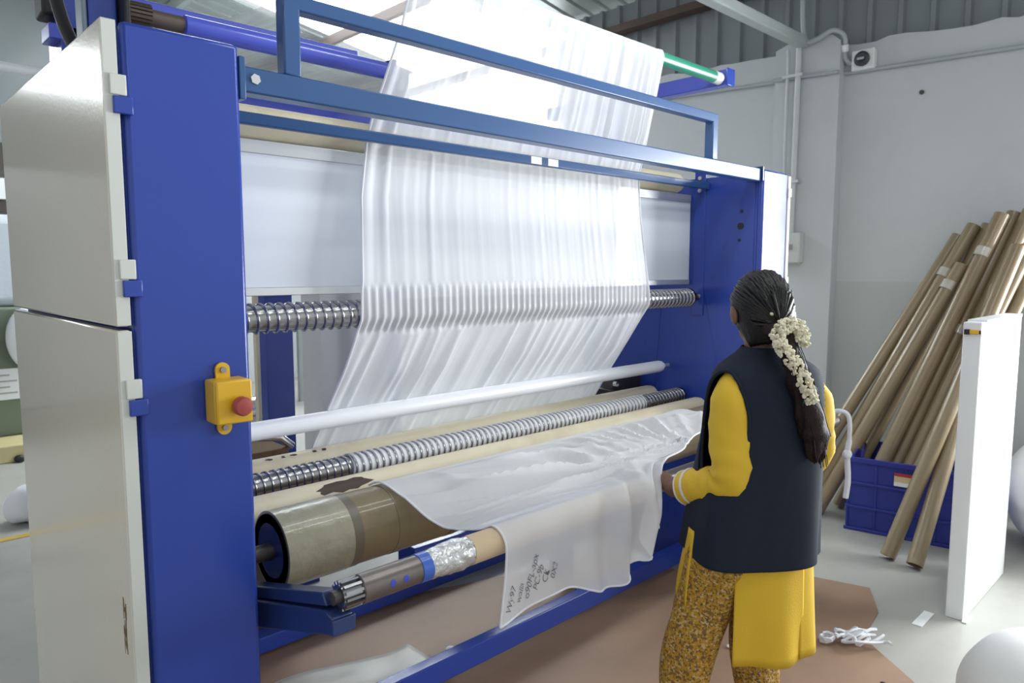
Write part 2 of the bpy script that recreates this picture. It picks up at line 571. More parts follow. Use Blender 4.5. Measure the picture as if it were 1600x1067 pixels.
# left cabinet
lc = bx('side_cabinet', BLUE, (0.459, XL, YF + 0.015, 2.66, 0.02, 2.005))
bx('front_cover', BLUE, (0.462, XL, YF, YF + 0.03, 0.02, 2.020), lc, 0.010)
d1 = bx('door', BEIGE, (0.425, 0.452, YF + 0.002, 2.68, 1.412, 2.018), lc, 0.005)
d2 = bx('door', BEIGE, (0.425, 0.452, YF + 0.002, 2.68, 0.05, 1.404), lc, 0.005)
for zz in (1.872, 1.508, 1.262):
    bx('hinge_clip', BEIGEW, (0.435, 0.466, YF - 0.007, YF + 0.004, zz, zz + 0.040), lc, 0.002)
    bx('hinge_tab', BLUE, (0.440, 0.476, YF - 0.009, YF + 0.004, zz - 0.036, zz - 0.002), lc, 0.002)
bx('door_flange', BEIGEW, (0.4255, 0.4525, YF - 0.002, YF + 0.003, 1.414, 2.016), d1, 0.001)
bx('door_flange', BEIGEW, (0.4255, 0.4525, YF - 0.002, YF + 0.003, 0.052, 1.402), d2, 0.001)
# scrape marks near the foot of the lower door
g = G()
for k in range(40):
    z0 = 0.69 + random.uniform(0, 0.11)
    yy = 1.655 + random.uniform(-0.012, 0.012)
    g.box(0.4244, 0.4252, yy, yy + random.uniform(0.0008, 0.003), z0, z0 + random.uniform(0.01, 0.035))
g.build('rust_scrape', RUST, lc)
# right cabinet
rc = bx('side_cabinet', BLUE, (XR, 3.36, YF + 0.015, 2.66, 0.02, 1.965))
bx('front_cover', BLUE, (XR - 0.005, 3.352, YF, YF + 0.03, 0.02, 1.978), rc, 0.008)
bx('door', BEIGE, (3.366, 3.392, YF + 0.002, 2.68, 0.05, 1.97), rc)
for zz in (1.87, 1.45):
    bx('hinge_clip', BEIGEW, (3.352, 3.384, YF - 0.007, YF + 0.004, zz, zz + 0.040), rc, 0.002)
# raised gusset plates on the inner face of the right cabinet
G().prism([(1.64, 1.96), (1.90, 1.90), (1.90, 1.45), (1.78, 0.95), (1.64, 0.7)], XR - 0.004, XR + 0.001, 'x').build('gusset_plate', BLUE, rc, bevel=0.002)
G().prism([(2.14, 1.33), (2.20, 1.33), (2.34, 0.6), (2.2, 0.6)], XR - 0.004, XR + 0.001, 'x').build('gusset_plate', BLUE, rc, bevel=0.002)
for (yy, zz, r) in ((1.705, 1.795, 0.008), (1.708, 1.727, 0.016), (1.712, 1.662, 0.007)):
    G().cyl((XR - 0.0065, yy, zz), (XR + 0.002, yy, zz), r, 16).build('bolt_hole', BLACKM, rc)
for (yy, zz, r) in ((1.925, 1.965, 0.010), (1.925, 1.905, 0.010), (1.918, 1.395, 0.011), (1.655, 1.965, 0.016)):
    G().cyl((XR - 0.016, yy, zz), (XR + 0.002, yy, zz), r, 6).build('bolt', ALU, rc)
bx('fixing_strip', BLUE, (XR - 0.008, XR, 1.895, 1.955, 1.30, 2.0), rc, 0.002)

# front crossbar with its hoop
cb = bx('crossbar', BLUE2, (XL + 0.003, XR - 0.012, 1.61, 1.66, 1.924, 1.981))
bx('end_plate', BLUE2, (XL, XL + 0.014, 1.60, 1.67, 1.905, 1.998), cb, 0.002)
bx('end_plate', NAVYM, (XR - 0.014, XR - 0.004, 1.60, 1.68, 1.925, 1.99), cb, 0.002)
G().cyl((XL + 0.04, 1.606, 1.955), (XL + 0.04, 1.612, 1.955), 0.012, 6).build('bolt', ALU, cb)
hp = bx('guard_hoop', BLUE2, (0.815, 2.738, 1.615, 1.655, 2.132, 2.168))
bx('hoop_post', BLUE2, (0.815, 0.858, 1.615, 1.655, 1.981, 2.14), hp)
bx('hoop_post', BLUE2, (2.698, 2.738, 1.615, 1.655, 1.981, 2.14), hp)
# thin bar behind, with two stickers
tb = bx('thin_bar', BLUE2, (XL, XR - 0.004, 1.876, 1.898, 1.908, 1.940))
for xx in (1.895, 1.985):
    s = bx('sticker', WHITE, (xx, xx + 0.055, 1.8745, 1.8765, 1.911, 1.937), tb, 0)
    g = G()
    for k in range(4):
        g.box(xx + 0.008 + k * 0.011, xx + 0.014 + k * 0.011, 1.8738, 1.8746, 1.917, 1.930)
# rear top beams and pale roller behind the bars
bx('rear_top_beam', VIOLET, (XL, XR, 2.27, 2.34, 2.02, 2.085))
r_ = G().lathe((XL + 0.02, 2.005, 1.940), (XR, 2.005, 1.940), [(0, 0.046), (2.30, 0.046), (2.315, 0.04)], 32).build('cream_roller', CREAM, M)
bx('rear_panel_rail', VIOLET, (XL, XR, 2.26, 2.30, 1.84, 1.90))
# big white sheet panel
pn = bx('back_panel', WPANEL, (XL, XR - 0.004, 1.978, 1.988, 1.472, 1.868), None, 0.002)
bx('panel_edge', ALU, (XL, XR - 0.01, 1.972, 1.995, 1.850, 1.888), pn, 0.002)
bx('panel_edge', ALU, (XL, XR - 0.01, 1.970, 1.995, 1.452, 1.476), pn, 0.002)


# spiral (scroll) rollers
def spiral(name, yc, zc, r, x0, x1, pitch, h, m, n=36, sign=1, rad_add=0.0, th0=0, th1=2 * PI):
    full = abs(th1 - th0 - 2 * PI) < 1e-6
    prof = [(0.0, 0.0), (0.05, 0.75), (0.10, 1.0), (0.19, 1.0), (0.24, 0.7), (0.29, 0.0), (0.45, -0.10), (0.65, -0.12), (0.85, -0.08)]
    rings = []
    for k in range(-1, int((x1 - x0) / pitch) + 2):
        for ph, hh in prof:
            ring = []
            for j in range(n):
                q = th0 + (th1 - th0) * j / (n if full else n - 1)
                x = min(max(x0 + (k + ph + sign * q / (2 * PI)) * pitch, x0), x1)
                rr = r + rad_add + h * hh
                ring.append((x, yc + rr * math.cos(q), zc + rr * math.sin(q)))
            rings.append(ring)
    if full:      # a full turn advances one pitch, so the last column joins the next thread
        per = len(prof)
        g_, m_ = G(), len(rings)
        vs = [p for r_ in rings for p in r_]
        fs = []
        for a in range(m_ - 1):
            for j in range(n):
                if j < n - 1:
                    fs.append((a * n + j, a * n + j + 1, (a + 1) * n + j + 1, (a + 1) * n + j))
                elif a + per + 1 < m_:
                    fs.append((a * n + j, (a + per) * n, (a + per + 1) * n, (a + 1) * n + j))
        return g_.add(vs, fs)
    return G().loft(rings, caps=full, closed=full)


sr = spiral('s', 1.930, 1.391, 0.038, XL + 0.02, 3.04, 0.0290, 0.006, STEEL).build('spiral_roller', STEEL, M, ang=60)
plabel(sr, 'upper ridged steel spiral roller')
G().lathe((3.04, 1.93, 1.391), (XR + 0.01, 1.93, 1.391), [(0, 0.036), (0.02, 0.03), (0.03, 0.017), (0.08, 0.017)], 20).build('roller_journal', DARKST, sr)
s2 = spiral('s', 2.000, 0.895, 0.034, XL + 0.02, 3.09, 0.0255, 0.005, STEEL).build('spiral_roller', STEEL, M, ang=60)
plabel(s2, 'lower ridged steel spiral roller')
G().cyl((3.08, 2.0, 0.895), (XR + 0.01, 2.0, 0.895), 0.02, 20).build('roller_journal', BLACKM, s2)
# slim white guide tube
gt = G().lathe((XL, 2.09, 1.037), (3.07, 2.09, 1.037), [(0, 0.029), (2.33, 0.029), (2.35, 0.026), (2.37, 0.016)], 28).build('guide_tube', WTUBE, M)
plabel(gt, 'slim white plastic guide tube')
G().cyl((3.06, 2.09, 1.037), (XR + 0.01, 2.09, 1.037), 0.009, 12).build('tube_pin', ALU, gt)
# cream rollers
rc1 = G().lathe((XL, 2.17, 0.877), (3.10, 2.17, 0.877), [(0, 0.05), (2.36, 0.05), (2.385, 0.046), (2.40, 0.036)], 32).build('cream_roller', CREAM, M)
rc2 = G().lathe((XL, 1.89, 0.850), (3.11, 1.89, 0.850), [(0, 0.05), (2.37, 0.05), (2.395, 0.046), (2.41, 0.034)], 32).build('cream_roller', CREAM, M)


def shell_patch(yc, zc, r, pts, n=10):
    """thin patch that lies on a roller surface: outline in (x, angle)"""
    c = (sum(p[0] for p in pts) / len(pts), sum(p[1] for p in pts) / len(pts))
    V, F = [], []
    for k in range(n + 1):
        for p in pts:
            x, q = lerp(c[0], p[0], k / n), lerp(c[1], p[1], k / n)
            V.append((x, yc + r * math.cos(q), zc + r * math.sin(q)))
    m = len(pts)
    for k in range(n):
        for i in range(m):
            F.append((k * m + i, k * m + (i + 1) % m, (k + 1) * m + (i + 1) % m, (k + 1) * m + i))
    return G().add(V, F)


random.seed(11)
pts = [(1.085 + 0.095 * math.cos(a) * random.uniform(0.8, 1.15), PI * 0.74 + 0.40 * math.sin(a) * random.uniform(0.7, 1.15)) for a in [2 * PI * k / 22 for k in range(22)]]
plabel(shell_patch(1.89, 0.85, 0.0508, pts).build('dark_stain', STAIN, rc2), 'dark brown stain')
for k in range(9):
    xx = 0.78 + 0.05 * k + random.uniform(-.02, .02)
    pts = [(xx + 0.012 * math.cos(a) * random.uniform(0.3, 1.2), PI * 0.62 + 0.12 * random.uniform(-1, 1) * 0.2 + 0.12 * math.sin(a)) for a in [2 * PI * j / 8 for j in range(8)]]
    shell_patch(2.17, 0.877, 0.0508, pts, 2).build('brown_speck', STAIN, rc1)
# bracket at the right, beside the rear cream roller
br = bx('arm_bracket', DARKST, (2.88, 3.12, 2.26, 2.33, 0.90, 0.975))
bx('bracket_foot', BLACKM, (2.86, 2.92, 2.23, 2.36, 0.86, 0.915), br)
G().cyl((2.885, 2.255, 0.945), (2.885, 2.235, 0.945), 0.014, 6).build('bolt', CHROME, br)

# winding drum, tan covered, wrapped in tape at its left end
DY, DZ, DR = 1.735, 0.800, 0.100
dr = G().lathe((0.80, DY, DZ), (3.11, DY, DZ), [(0.0, DR - 0.022), (0.0, DR - 0.002), (0.01, DR), (2.30, DR), (2.31, DR - 0.01)], 48).build('winding_drum', TAN, M)
plabel(dr, 'thick tan covered winding drum')
G().pipe((0.797, DY, DZ), (0.985, DY, DZ), DR + 0.0035, DR - 0.004, 48).build('clear_tape_wrap', TAPE, dr)
G().pipe((0.983, DY, DZ), (1.015, DY, DZ), DR + 0.002, DR - 0.004, 48).build('dark_band', mat('dark_tape', (0.13, 0.115, 0.085), 0.4), dr)
G().pipe((1.13, DY, DZ), (1.16, DY, DZ), DR + 0.0012, DR - 0.004, 48).build('dark_band', TAN, dr)
G().pipe((1.33, DY, DZ), (1.365, DY, DZ), DR + 0.0012, DR - 0.004, 48).build('dark_band', mat('brown_tape', (0.12, 0.085, 0.04), 0.4), dr)
G().lathe((0.794, DY, DZ), (0.86, DY, DZ), [(0, DR - 0.004), (0.0, DR - 0.028), (0.03, DR - 0.036), (0.034, 0.02), (0.034, 0.0)], 40).build('drum_end', NAVYM, dr)
G().cyl((XL, DY, DZ), (0.86, DY, DZ), 0.022, 20).build('drum_shaft', DARKST, dr)
G().cyl((0.80, DY, DZ), (0.84, DY, DZ), 0.04, 20).build('drum_hub', STEEL, dr)

# swing arms that carry the shaft
for xs, w in ((0.755, 0.05), (3.06, 0.05)):
    pa = [(1.83, 0.585), (1.83, 0.665), (1.34, 0.800), (1.31, 0.793), (1.31, 0.755)]
    ar = G().prism(pa, xs - w / 2, xs + w / 2, 'x').build('swing_arm', NAVYM, M, bevel=0.004)
    pa2 = [(1.83, 0.667), (1.83, 0.697), (1.362, 0.832), (1.345, 0.806)]
    G().prism(pa2, xs - w / 2 + 0.006, xs + w / 2 - 0.006, 'x').build('arm_ridge', NAVYM, ar, bevel=0.003)
    G().box(xs - w / 2 - 0.003, xs + w / 2 + 0.003, 1.303, 1.311, 0.755, 0.79).build('arm_end_plate', NAVYM, ar, bevel=0.002)
    G().cyl((xs - 0.04, 1.80, 0.66), (xs + 0.04, 1.80, 0.66), 0.02, 16).build('pivot_bolt', STEEL, ar)

# base beams
bx('base_rail', BLUE, (XL, XR, 1.94, 1.99, 0.045, 0.130))
bx('base_rail', BLUE, (XL, XR, 2.62, 2.70, 0.02, 0.085))
tw = bx('tie_beam', BLUE, (1.66, XR, 2.30, 2.42, 0.30, 0.40))
bx('beam_foot', BLUE, (2.55, 2.65, 2.31, 2.39, 0.0, 0.34), tw)

# top: blue roller with a brown coupling, beam behind, uprights, overhead arms
tr_ = G().lathe((0.72, 1.98, 2.155), (2.42, 1.98, 2.155), [(0, 0.02), (0.004, 0.026), (0.63, 0.026)], 28).build('blue_roller', VIOLET, M)
plabel(tr_, 'glossy bright blue roller on the cabinet tops')
G().cyl((0.63, 1.98, 2.155), (0.725, 1.98, 2.155), 0.021, 20).build('coupling_shaft', mat('brown_grease', (0.11, 0.085, 0.07), 0.5, 0.4), tr_)
g = G()
for k in range(20):
    q = 2 * PI * k / 20
    g.box(0.585, 0.64, 1.98 - 0.003, 1.98 + 0.003, 2.155 + 0.02, 2.155 + 0.031)
    for i in range(len(g.v) - 8, len(g.v)):
        x, yy, zz = g.v[i]
        dy, dz = yy - 1.98, zz - 2.155
        g.v[i] = (x, 1.98 + dy * math.cos(q) - dz * math.sin(q), 2.155 + dy * math.sin(q) + dz * math.cos(q))
g.cyl((0.585, 1.98, 2.155), (0.64, 1.98, 2.155), 0.024, 20)
g.build('splined_coupling', mat('brown_coupling', (0.09, 0.07, 0.055), 0.5, 0.5), tr_)
bx('bearing_block', BLACKM, (0.572, 0.586, 1.94, 2.02, 2.0, 2.20), tr_)
bx('bearing_block', BLUE, (1.35, 1.37, 1.955, 2.005, 2.075, 2.19), tr_)
bx('bearing_strap', BLUE, (1.35, 1.37, 2.0, 2.30, 2.07, 2.088), tr_)
bx('top_beam', VIOLET, (0.62, 1.38, 2.20, 2.26, 2.225, 2.27))
for xs in (0.53, 3.14):
    up = bx('upright', BLUE, (xs - 0.025 if xs < 1 else xs - 0.06, xs + 0.038, 1.985 if xs < 1 else 2.45, 2.09 if xs < 1 else 2.56, 1.96, 2.52))
    if xs < 1:
        bx('upright_edge', mat('grey_blue_trim', (0.18, 0.24, 0.29), 0.4), (xs - 0.038, xs - 0.026, 1.99, 2.05, 2.0, 2.5), up)
    bx('overhead_arm', VIOLET, (xs - 0.03, xs + 0.03, 1.80, 2.12 if xs < 1 else 2.95, 2.385, 2.455), None, 0.003)
bx('arm_cap', BLUE, (3.105, 3.175, 1.792, 1.80, 2.38, 2.46))
# green roller at the front tip of the overhead arms, rear roller
gr = G().lathe((0.50, 1.83, 2.413), (3.11, 1.83, 2.413), [(0, 0.027), (2.54, 0.027)], 28).build('green_roller', GREEN, M)
plabel(gr, 'green overhead roller with a white end')
G().lathe((3.04, 1.83, 2.413), (3.14, 1.83, 2.413), [(0, 0.028), (0.055, 0.028), (0.062, 0.02), (0.09, 0.014)], 24).build('white_end', BEIGEW, gr)
G().lathe((0.50, 4.60, 2.57), (3.16, 4.60, 2.57), [(0, 0.027), (2.66, 0.027)], 24).build('rear_roller', WTUBE, M)
for xs in (0.53, 3.14):
    bx('rear_stand', BLUE, (xs - 0.04, xs + 0.04, 4.56, 4.64, 0.0, 2.56))
# blue motor bracket and cable over the rear of the left cabinet
mb = bx('motor_bracket', BLUE, (0.56, 0.72, 2.50, 2.66, 2.16, 2.62))
bx('motor_housing', BLACKM, (0.52, 0.64, 2.52, 2.62, 2.27, 2.40), mb, 0.01)
bx('bracket_arm', VIOLET, (0.53, 0.62, 2.50, 2.60, 2.20, 2.245), mb)
cp = [Vector(p) for p in [(0.47, 2.35, 2.6), (0.50, 2.33, 2.35), (0.52, 2.28, 2.18), (0.55, 2.2, 2.06), (0.58, 2.12, 2.0)]]
G().tube([crom(cp, i / 24) for i in range(25)], 0.017).build('black_cable', BLACKM, mb)

# emergency stop
es = bx('emergency_stop_box', YEL, (0.593, 0.672, YF - 0.058, YF - 0.003, 1.193, 1.288), lc, 0.004)
plabel(es, 'yellow emergency stop box with a red push button')
bx('box_lid', YEL, (0.593, 0.672, YF - 0.070, YF - 0.060, 1.193, 1.288), lc, 0.004)
for zz, up in ((1.288, 1), (1.193, -1)):
    n = 14
    po = [(0.617, zz - 0.008 * up)] + [(0.632 + 0.016 * math.cos(a), zz + up * (0.018 + 0.016 * math.sin(a))) for a in [PI - PI * k / n for k in range(n + 1)]] + [(0.648, zz - 0.008 * up)]
    G().prism(po, YF - 0.010, YF - 0.003, 'y').build('mounting_lug', YEL, lc)
    G().cyl((0.632, YF - 0.016, zz + up * 0.018), (0.632, YF - 0.008, zz + up * 0.018), 0.007, 8).build('lug_bolt', STEEL, lc)
G().cyl((0.641, YF - 0.085, 1.233), (0.641, YF - 0.068, 1.233), 0.014, 20).build('button_stem', BLACKM, lc)
G().lathe((0.641, YF - 0.076, 1.233), (0.641, YF - 0.2, 1.233), [(0, 0.016), (0.004, 0.021), (0.018, 0.021), (0.024, 0.018), (0.026, 0.010), (0.0265, 0.0)], 28).build('push_button', RED, lc)

# ------------------------------------------------------------------ the web of sheer cloth
F_ = thing('sheer_fabric_web', 'long white sheer net fabric fed over the rollers and draped over the front core', 'fabric', (1.9, 1.6, 0.9))


def arc(yc, zc, r, a0, a1, n):
    return [(yc + r * math.cos(math.radians(lerp(a0, a1, k / n))), zc + r * math.sin(math.radians(lerp(a0, a1, k / n)))) for k in range(n + 1)]


def resample(path, n):
    P = np.array(path)
    d = np.r_[0, np.cumsum(np.linalg.norm(np.diff(P, axis=0), axis=1))]
    t = np.linspace(0, d[-1], n + 1)
    return np.c_[np.interp(t, d, P[:, 0]), np.interp(t, d, P[:, 1])]


def nz(*a):
    return noise.noise(Vector(a))


# overhead span: from the rear roller over to the green roller
path = resample([(4.75, 1.55), (4.66, 2.2)] + arc(4.60, 2.57, 0.0295, 20, 95, 5) + [(3.2, 2.50)] + arc(1.83, 2.413, 0.030, 80, 90, 2), 60)


def over(u, v):
    k = v * 60
    yy, zz = path[int(round(k))]
    L_, R_ = pw(yy, [(1.83, 1.32), (2.95, 1.20), (4.7, 0.95)]), pw(yy, [(1.83, 2.60), (4.7, 2.75)])
    x = lerp(L_, R_, u)
    return (x, yy, zz + (0.004 + 0.012 * nz(x * 7, 1.3, yy * 0.7)) * (1 if 1.95 < yy < 4.4 else 0.15))


G().grid(over, 90, 60).build('overhead_span', NET2, F_)

# front curtain: over the green roller, down past the panel to the spiral roller, then back under the white tube
NV = 150
pth = resample(arc(1.83, 2.413, 0.030, 90, 185, 8) + [(1.835, 2.25), (1.905, 1.98), (1.92, 1.92), (1.915, 1.75), (1.885, 1.46)] + arc(1.93, 1.391, 0.047, 172, 205, 5) + [(2.0, 1.215), (2.128, 1.04), (2.232, 0.90), (2.235, 0.83)], NV)
LX = [(0.8, 1.17), (1.1, 1.175), (1.40, 1.175), (1.75, 1.20), (2.0, 1.24), (2.25, 1.30), (2.45, 1.33)]
RX = [(0.8, 2.70), (1.05, 2.665), (1.40, 2.645), (1.9, 2.605), (2.2, 2.595), (2.45, 2.60)]
random.seed(5)
ridges = sorted(random.uniform(0, 1) for _ in range(46))


def fold(u, seed, w=0.012):
    s = 0.0
    for k, r in enumerate(ridges):
        d = (u - r - 0.004 * math.sin(seed + k)) / (w * (0.5 + (k * 37 % 10) / 10))
        s += math.exp(-d * d) * (0.4 + (k * 53 % 10) / 14)
    return s


def curtain(u, v):
    i = int(round(v * NV))
    yy, zz = pth[i]
    p0, p1 = pth[max(i - 1, 0)], pth[min(i + 1, NV)]
    ty, tz = p1[0] - p0[0], p1[1] - p0[1]
    l = math.hypot(ty, tz)
    ny, nz_ = tz / l, -ty / l          # towards the front
    if ny > 0:
        ny, nz_ = -ny, -nz_
    x = lerp(pw(zz, LX), pw(zz, RX), u)
    if zz > 1.47:       # upper part: pleats growing towards the right hem
        a = pw(zz, [(1.47, 0.10), (1.75, 0.16), (1.93, 0.22), (2.1, 1), (2.36, 0.8), (2.44, 0.12)])
        d = a * (0.013 * (0.35 + 1.1 * u * u) * fold(u, zz * 0.9) + 0.010 * nz(x * 5, zz * 0.5, 2.2))
        if zz < 1.9:
            d += 0.0022 * fold(u + 0.03, 4)
        if u < 0.07:
            d += 0.012 * math.sin(u / 0.07 * PI * 3) * pw(zz, [(1.47, 0.2), (2.3, 1)])
    elif zz > 1.335:    # pressed onto the ridged roller
        ph = ((x) / 0.029) % 1.0
        d = 0.0035 * math.sin(2 * PI * ph) + 0.0015 * fold(u, 3)
    else:               # lower part: taut slanting folds
        a = pw(zz, [(0.83, 0.4), (1.04, 0.55), (1.2, 1), (1.335, 0.35)])
        us = u + 0.05 * (1.39 - zz)
        d = a * (0.014 * fold(us, 1.0, 0.014) + 0.012 * nz(x * 6 + (1.39 - zz) * 2.0, 7.7, zz * 0.6))
    if v > 0.96 or zz > 2.42:
        d *= 0.2
    return (x, yy + ny * d, zz + nz_ * d)


G().grid(curtain, 420, NV).build('hanging_curtain', NET, F_)
for side in (0, 1):
    pts = []
    for j in range(0, NV + 1, 2):
        p = Vector(curtain(side, j / NV))
        pts.append(p + Vector((0, -0.002, 0)))
    G().tube(pts, 0.004, 6).build('hem', HEMM, F_)

# cloth wound over the lower spiral roller
wr = spiral('w', 2.000, 0.895, 0.0365, 1.185, 2.755, 0.0255, 0.005, NET, n=30, th0=math.radians(-20), th1=math.radians(235))
wr.build('roller_wrap', sheer('net_on_roller', (0.88, 0.90, 0.93), 0.88, 0.2), F_)

# draped end: off the drum, over the front core, hanging down, gathered at the worker's hand
CY, CZ, CR = 1.32, 0.832, 0.0365
rows = [
    [(1.135, 1.80, 0.888), (1.50, 1.80, 0.888), (1.90, 1.80, 0.888), (2.30, 1.80, 0.888), (2.66, 1.80, 0.888)],
    [(1.135, 1.735, 0.910), (1.50, 1.735, 0.910), (1.90, 1.735, 0.910), (2.30, 1.735, 0.910), (2.70, 1.735, 0.910)],
    [(1.15, 1.645, 0.885), (1.48, 1.655, 0.897), (1.86, 1.655, 0.900), (2.28, 1.655, 0.906), (2.76, 1.665, 0.897)],
    [(1.170, 1.50, 0.832), (1.43, 1.50, 0.862), (1.78, 1.50, 0.872), (2.16, 1.50, 0.885), (2.78, 1.54, 0.88)],
    [(1.195, 1.38, 0.850), (1.41, 1.38, 0.872), (1.66, 1.38, 0.882), (1.90, 1.38, 0.905), (2.34, 1.44, 0.905)],
    [(1.200, 1.32, 0.873), (1.40, 1.32, 0.877), (1.60, 1.31, 0.884), (1.79, 1.30, 0.905), (2.10, 1.34, 0.915)],
    [(1.200, 1.277, 0.842), (1.40, 1.277, 0.845), (1.59, 1.272, 0.850), (1.735, 1.24, 0.875), (1.905, 1.305, 0.905)],
    [(1.194, 1.270, 0.770), (1.40, 1.268, 0.770), (1.59, 1.262, 0.770), (1.74, 1.225, 0.79), (1.812, 1.255, 0.815)],
    [(1.184, 1.270, 0.700), (1.41, 1.268, 0.712), (1.595, 1.262, 0.690), (1.735, 1.23, 0.725), (1.806, 1.255, 0.775)],
    [(1.173, 1.270, 0.630), (1.413, 1.268, 0.654), (1.610, 1.262, 0.589), (1.728, 1.235, 0.655), (1.798, 1.255, 0.745)],
]
CG = [[Vector(p) for p in r] for r in rows]
HAND = Vector((1.93, 1.29, 0.89))
DNU, DNV = 150, 130


def drape(u, v):
    p = crom([crom(r, u) for r in CG], v)
    n = len(rows) - 1
    if v * n < 5.0:     # span between drum and core: wrinkles radiating from the hand
        dx, dy = p.x - HAND.x - 0.25, p.y - HAND.y + 0.02
        ang = math.atan2(dy, -dx)
        rad = math.hypot(dx, dy)
        a = pw(v * n, [(0, 0.0), (1.2, 0.05), (2, 0.7), (3, 1), (4.2, 0.7), (5, 0.25)])
        s = (1 - abs(math.sin(ang * 15 + 2.2 * nz(p.x * 2.5, p.y * 2.5, 0)))) ** 1.5 - 0.3 + 0.8 * nz(ang * 10, rad * 1.6, 3.0)
        a *= pw(u, [(0, 0.1), (0.14, 1)])
        s += 1.1 * nz(p.x * 1.3 + 2.5 * p.y, (p.y + 0.22 * p.x) * 24, 8.0) + 0.5 * nz(p.x * 2.2, (p.y + 0.3 * p.x) * 44, 2.0)
        p.z += a * 0.026 * (s + 0.25) * min(1.0, rad / 0.45)
        p.y += a * 0.004 * s
    else:
        # hanging part: folds strong near the hand, calm at the left
        a = pw(v * n, [(5, 0.15), (6, 0.6), (9, 1)])
        k = pw(u, [(0, 0.10), (0.40, 0.14), (0.58, 0.9), (1.0, 1.0)])
        p.y -= a * k * (0.030 * math.sin(u * 33 + 1.1 * v) + 0.022 * nz(u * 12, v * 2.5, 5))
        p.x += a * k * 0.012 * nz(u * 9, v * 3, 9)
    # crumple heap beside the hand
    h = math.exp(-((p.x - 1.80) / 0.13) ** 2 - ((p.y - 1.30) / 0.08) ** 2)
    p.z += h * (0.018 * nz(p.x * 22, p.y * 22, 1) + 0.01)
    # left hem falls smoothly
    return p


o = G().grid(lambda u, v: tuple(drape(u, v)), DNU, DNV).build('draped_end', NETD, F_)
for (fn, nm) in ((lambda t: drape(0.0, t), 'hem'), (lambda t: drape(t, 1.0), 'hem'), (lambda t: drape(1.0, t), 'hem')):
    G().tube([fn(k / 70) + Vector((0, -0.001, 0.001)) for k in range(71)], 0.003, 6).build(nm, HEMM, F_)

# hand-written ink on the hanging end
surf = [drape(u / 160, v / 160) for u in range(0, 110) for v in range(90, 161)]
SA = np.array([(p.x, p.y, p.z) for p in surf])


def surf_y(x, z):
    d = (SA[:, 0] - x) ** 2 + (SA[:, 2] - z) ** 2
    i = np.argsort(d)[:4]
    w = 1 / (d[i] + 1e-8)
    return float((SA[i, 1] * w).sum() / w.sum())


def ink(txt, x, z, size, ang):
    cu = bpy.data.curves.new('ink', 'FONT')
    cu.body = txt
    cu.size = size
    cu.shear = 0.35
    cu.space_character = 0.95
    cu.resolution_u = 3
    cu.offset = -0.0003
    tmp = bpy.data.objects.new('ink_tmp', cu)
    COL.objects.link(tmp)
    me = bpy.data.meshes.new_from_object(tmp.evaluated_get(bpy.context.evaluated_depsgraph_get()))
    bpy.data.objects.remove(tmp)
    ca, sa = math.cos(ang), math.sin(ang)
    g = G()
    vs = []
    for q in me.vertices:
        a, b = q.co.x, q.co.y + 0.0012 * math.sin(q.co.x * 300)
        X, Z_ = x + a * ca - b * sa, z + a * sa + b * ca
        vs.append((X, surf_y(X, Z_) - 0.0025, Z_))
    g.add(vs, [tuple(p.vertices) for p in me.polygons])
    return g.build('ink_writing', INK, F_, smooth=False)


for txt, x, z, sz in (("Wy97", 1.208, 0.652, 0.029), ("walia", 1.246, 0.668, 0.027), ("o90FL-apx", 1.278, 0.668, 0.029), ("PC-9b", 1.310, 0.682, 0.028), ("CK", 1.340, 0.694, 0.028), ("0X2", 1.368, 0.698, 0.027)):
    ink(txt, x, z, sz, math.radians(72))

# ------------------------------------------------------------------ air shaft and cardboard core (rest on the arms)
A = thing('air_shaft', 'steel winding shaft with a fluted end resting on the dark blue arms', 'shaft', (0.76, CY, CZ))
G().lathe((0.800, CY, CZ), (3.36, CY, CZ), [(0, 0.031), (0.002, 0.033), (0.20, 0.033), (0.25, 0.031), (2.5, 0.031), (2.55, 0.02)], 28).build('shaft_tube', mat('grimy_steel', (0.17, 0.15, 0.14), 0.32, 0.6, var=0.35, scale=18), A)
g = G().cyl((0.752, CY, CZ), (0.80, CY, CZ), 0.025, 24)
for k in range(14):
    q = 2 * PI * k / 14
    c, s_ = math.cos(q), math.sin(q)
    vs = []
    for x in (0.754, 0.797):
        for dr_, dt in ((0.02, -0.0035), (0.033, -0.003), (0.033, 0.003), (0.02, 0.0035)):
            vs.append((x, CY + dr_ * c - dt * s_, CZ + dr_ * s_ + dt * c))
    g.add(vs, [(0, 1, 2, 3), (7, 6, 5, 4), (0, 4, 5, 1), (1, 5, 6, 2), (2, 6, 7, 3), (3, 7, 4, 0)])
g.build('fluted_end', STEEL, A)
G().lathe((0.735, CY, CZ), (0.755, CY, CZ), [(0, 0.009), (0.001, 0.015), (0.02, 0.016)], 20).build('end_stub', DARKST, A)
G().pipe((0.955, CY, CZ), (0.985, CY, CZ), 0.0345, 0.03, 28).build('blue_tape', mat('blue_tape', (0.03, 0.11, 0.50), 0.35, coat=0.3), A)
foil = mat('crumpled_clear_tape', (0.62, 0.63, 0.63), 0.2, 0.55, var=0.2, scale=25, bump=0.9, bscale=45, coat=0.6)
g = G()
rings = []
for i in range(30):
    x = lerp(0.984, 1.115, i / 29)
    rr = pw(x, [(0.984, 0.0345), (1.03, 0.037), (1.07, 0.040), (1.115, 0.0345)])
    rings.append([(x, CY + (rr + 0.003 * nz(x * 60, math.cos(q) * 2.5, math.sin(q) * 2.5)) * math.cos(q), CZ + (rr + 0.003 * nz(x * 60, math.cos(q) * 2.5, math.sin(q) * 2.5)) * math.sin(q)) for q in [2 * PI * k / 32 for k in range(32)]])
G().loft(rings).build('crumpled_tape', foil, A)
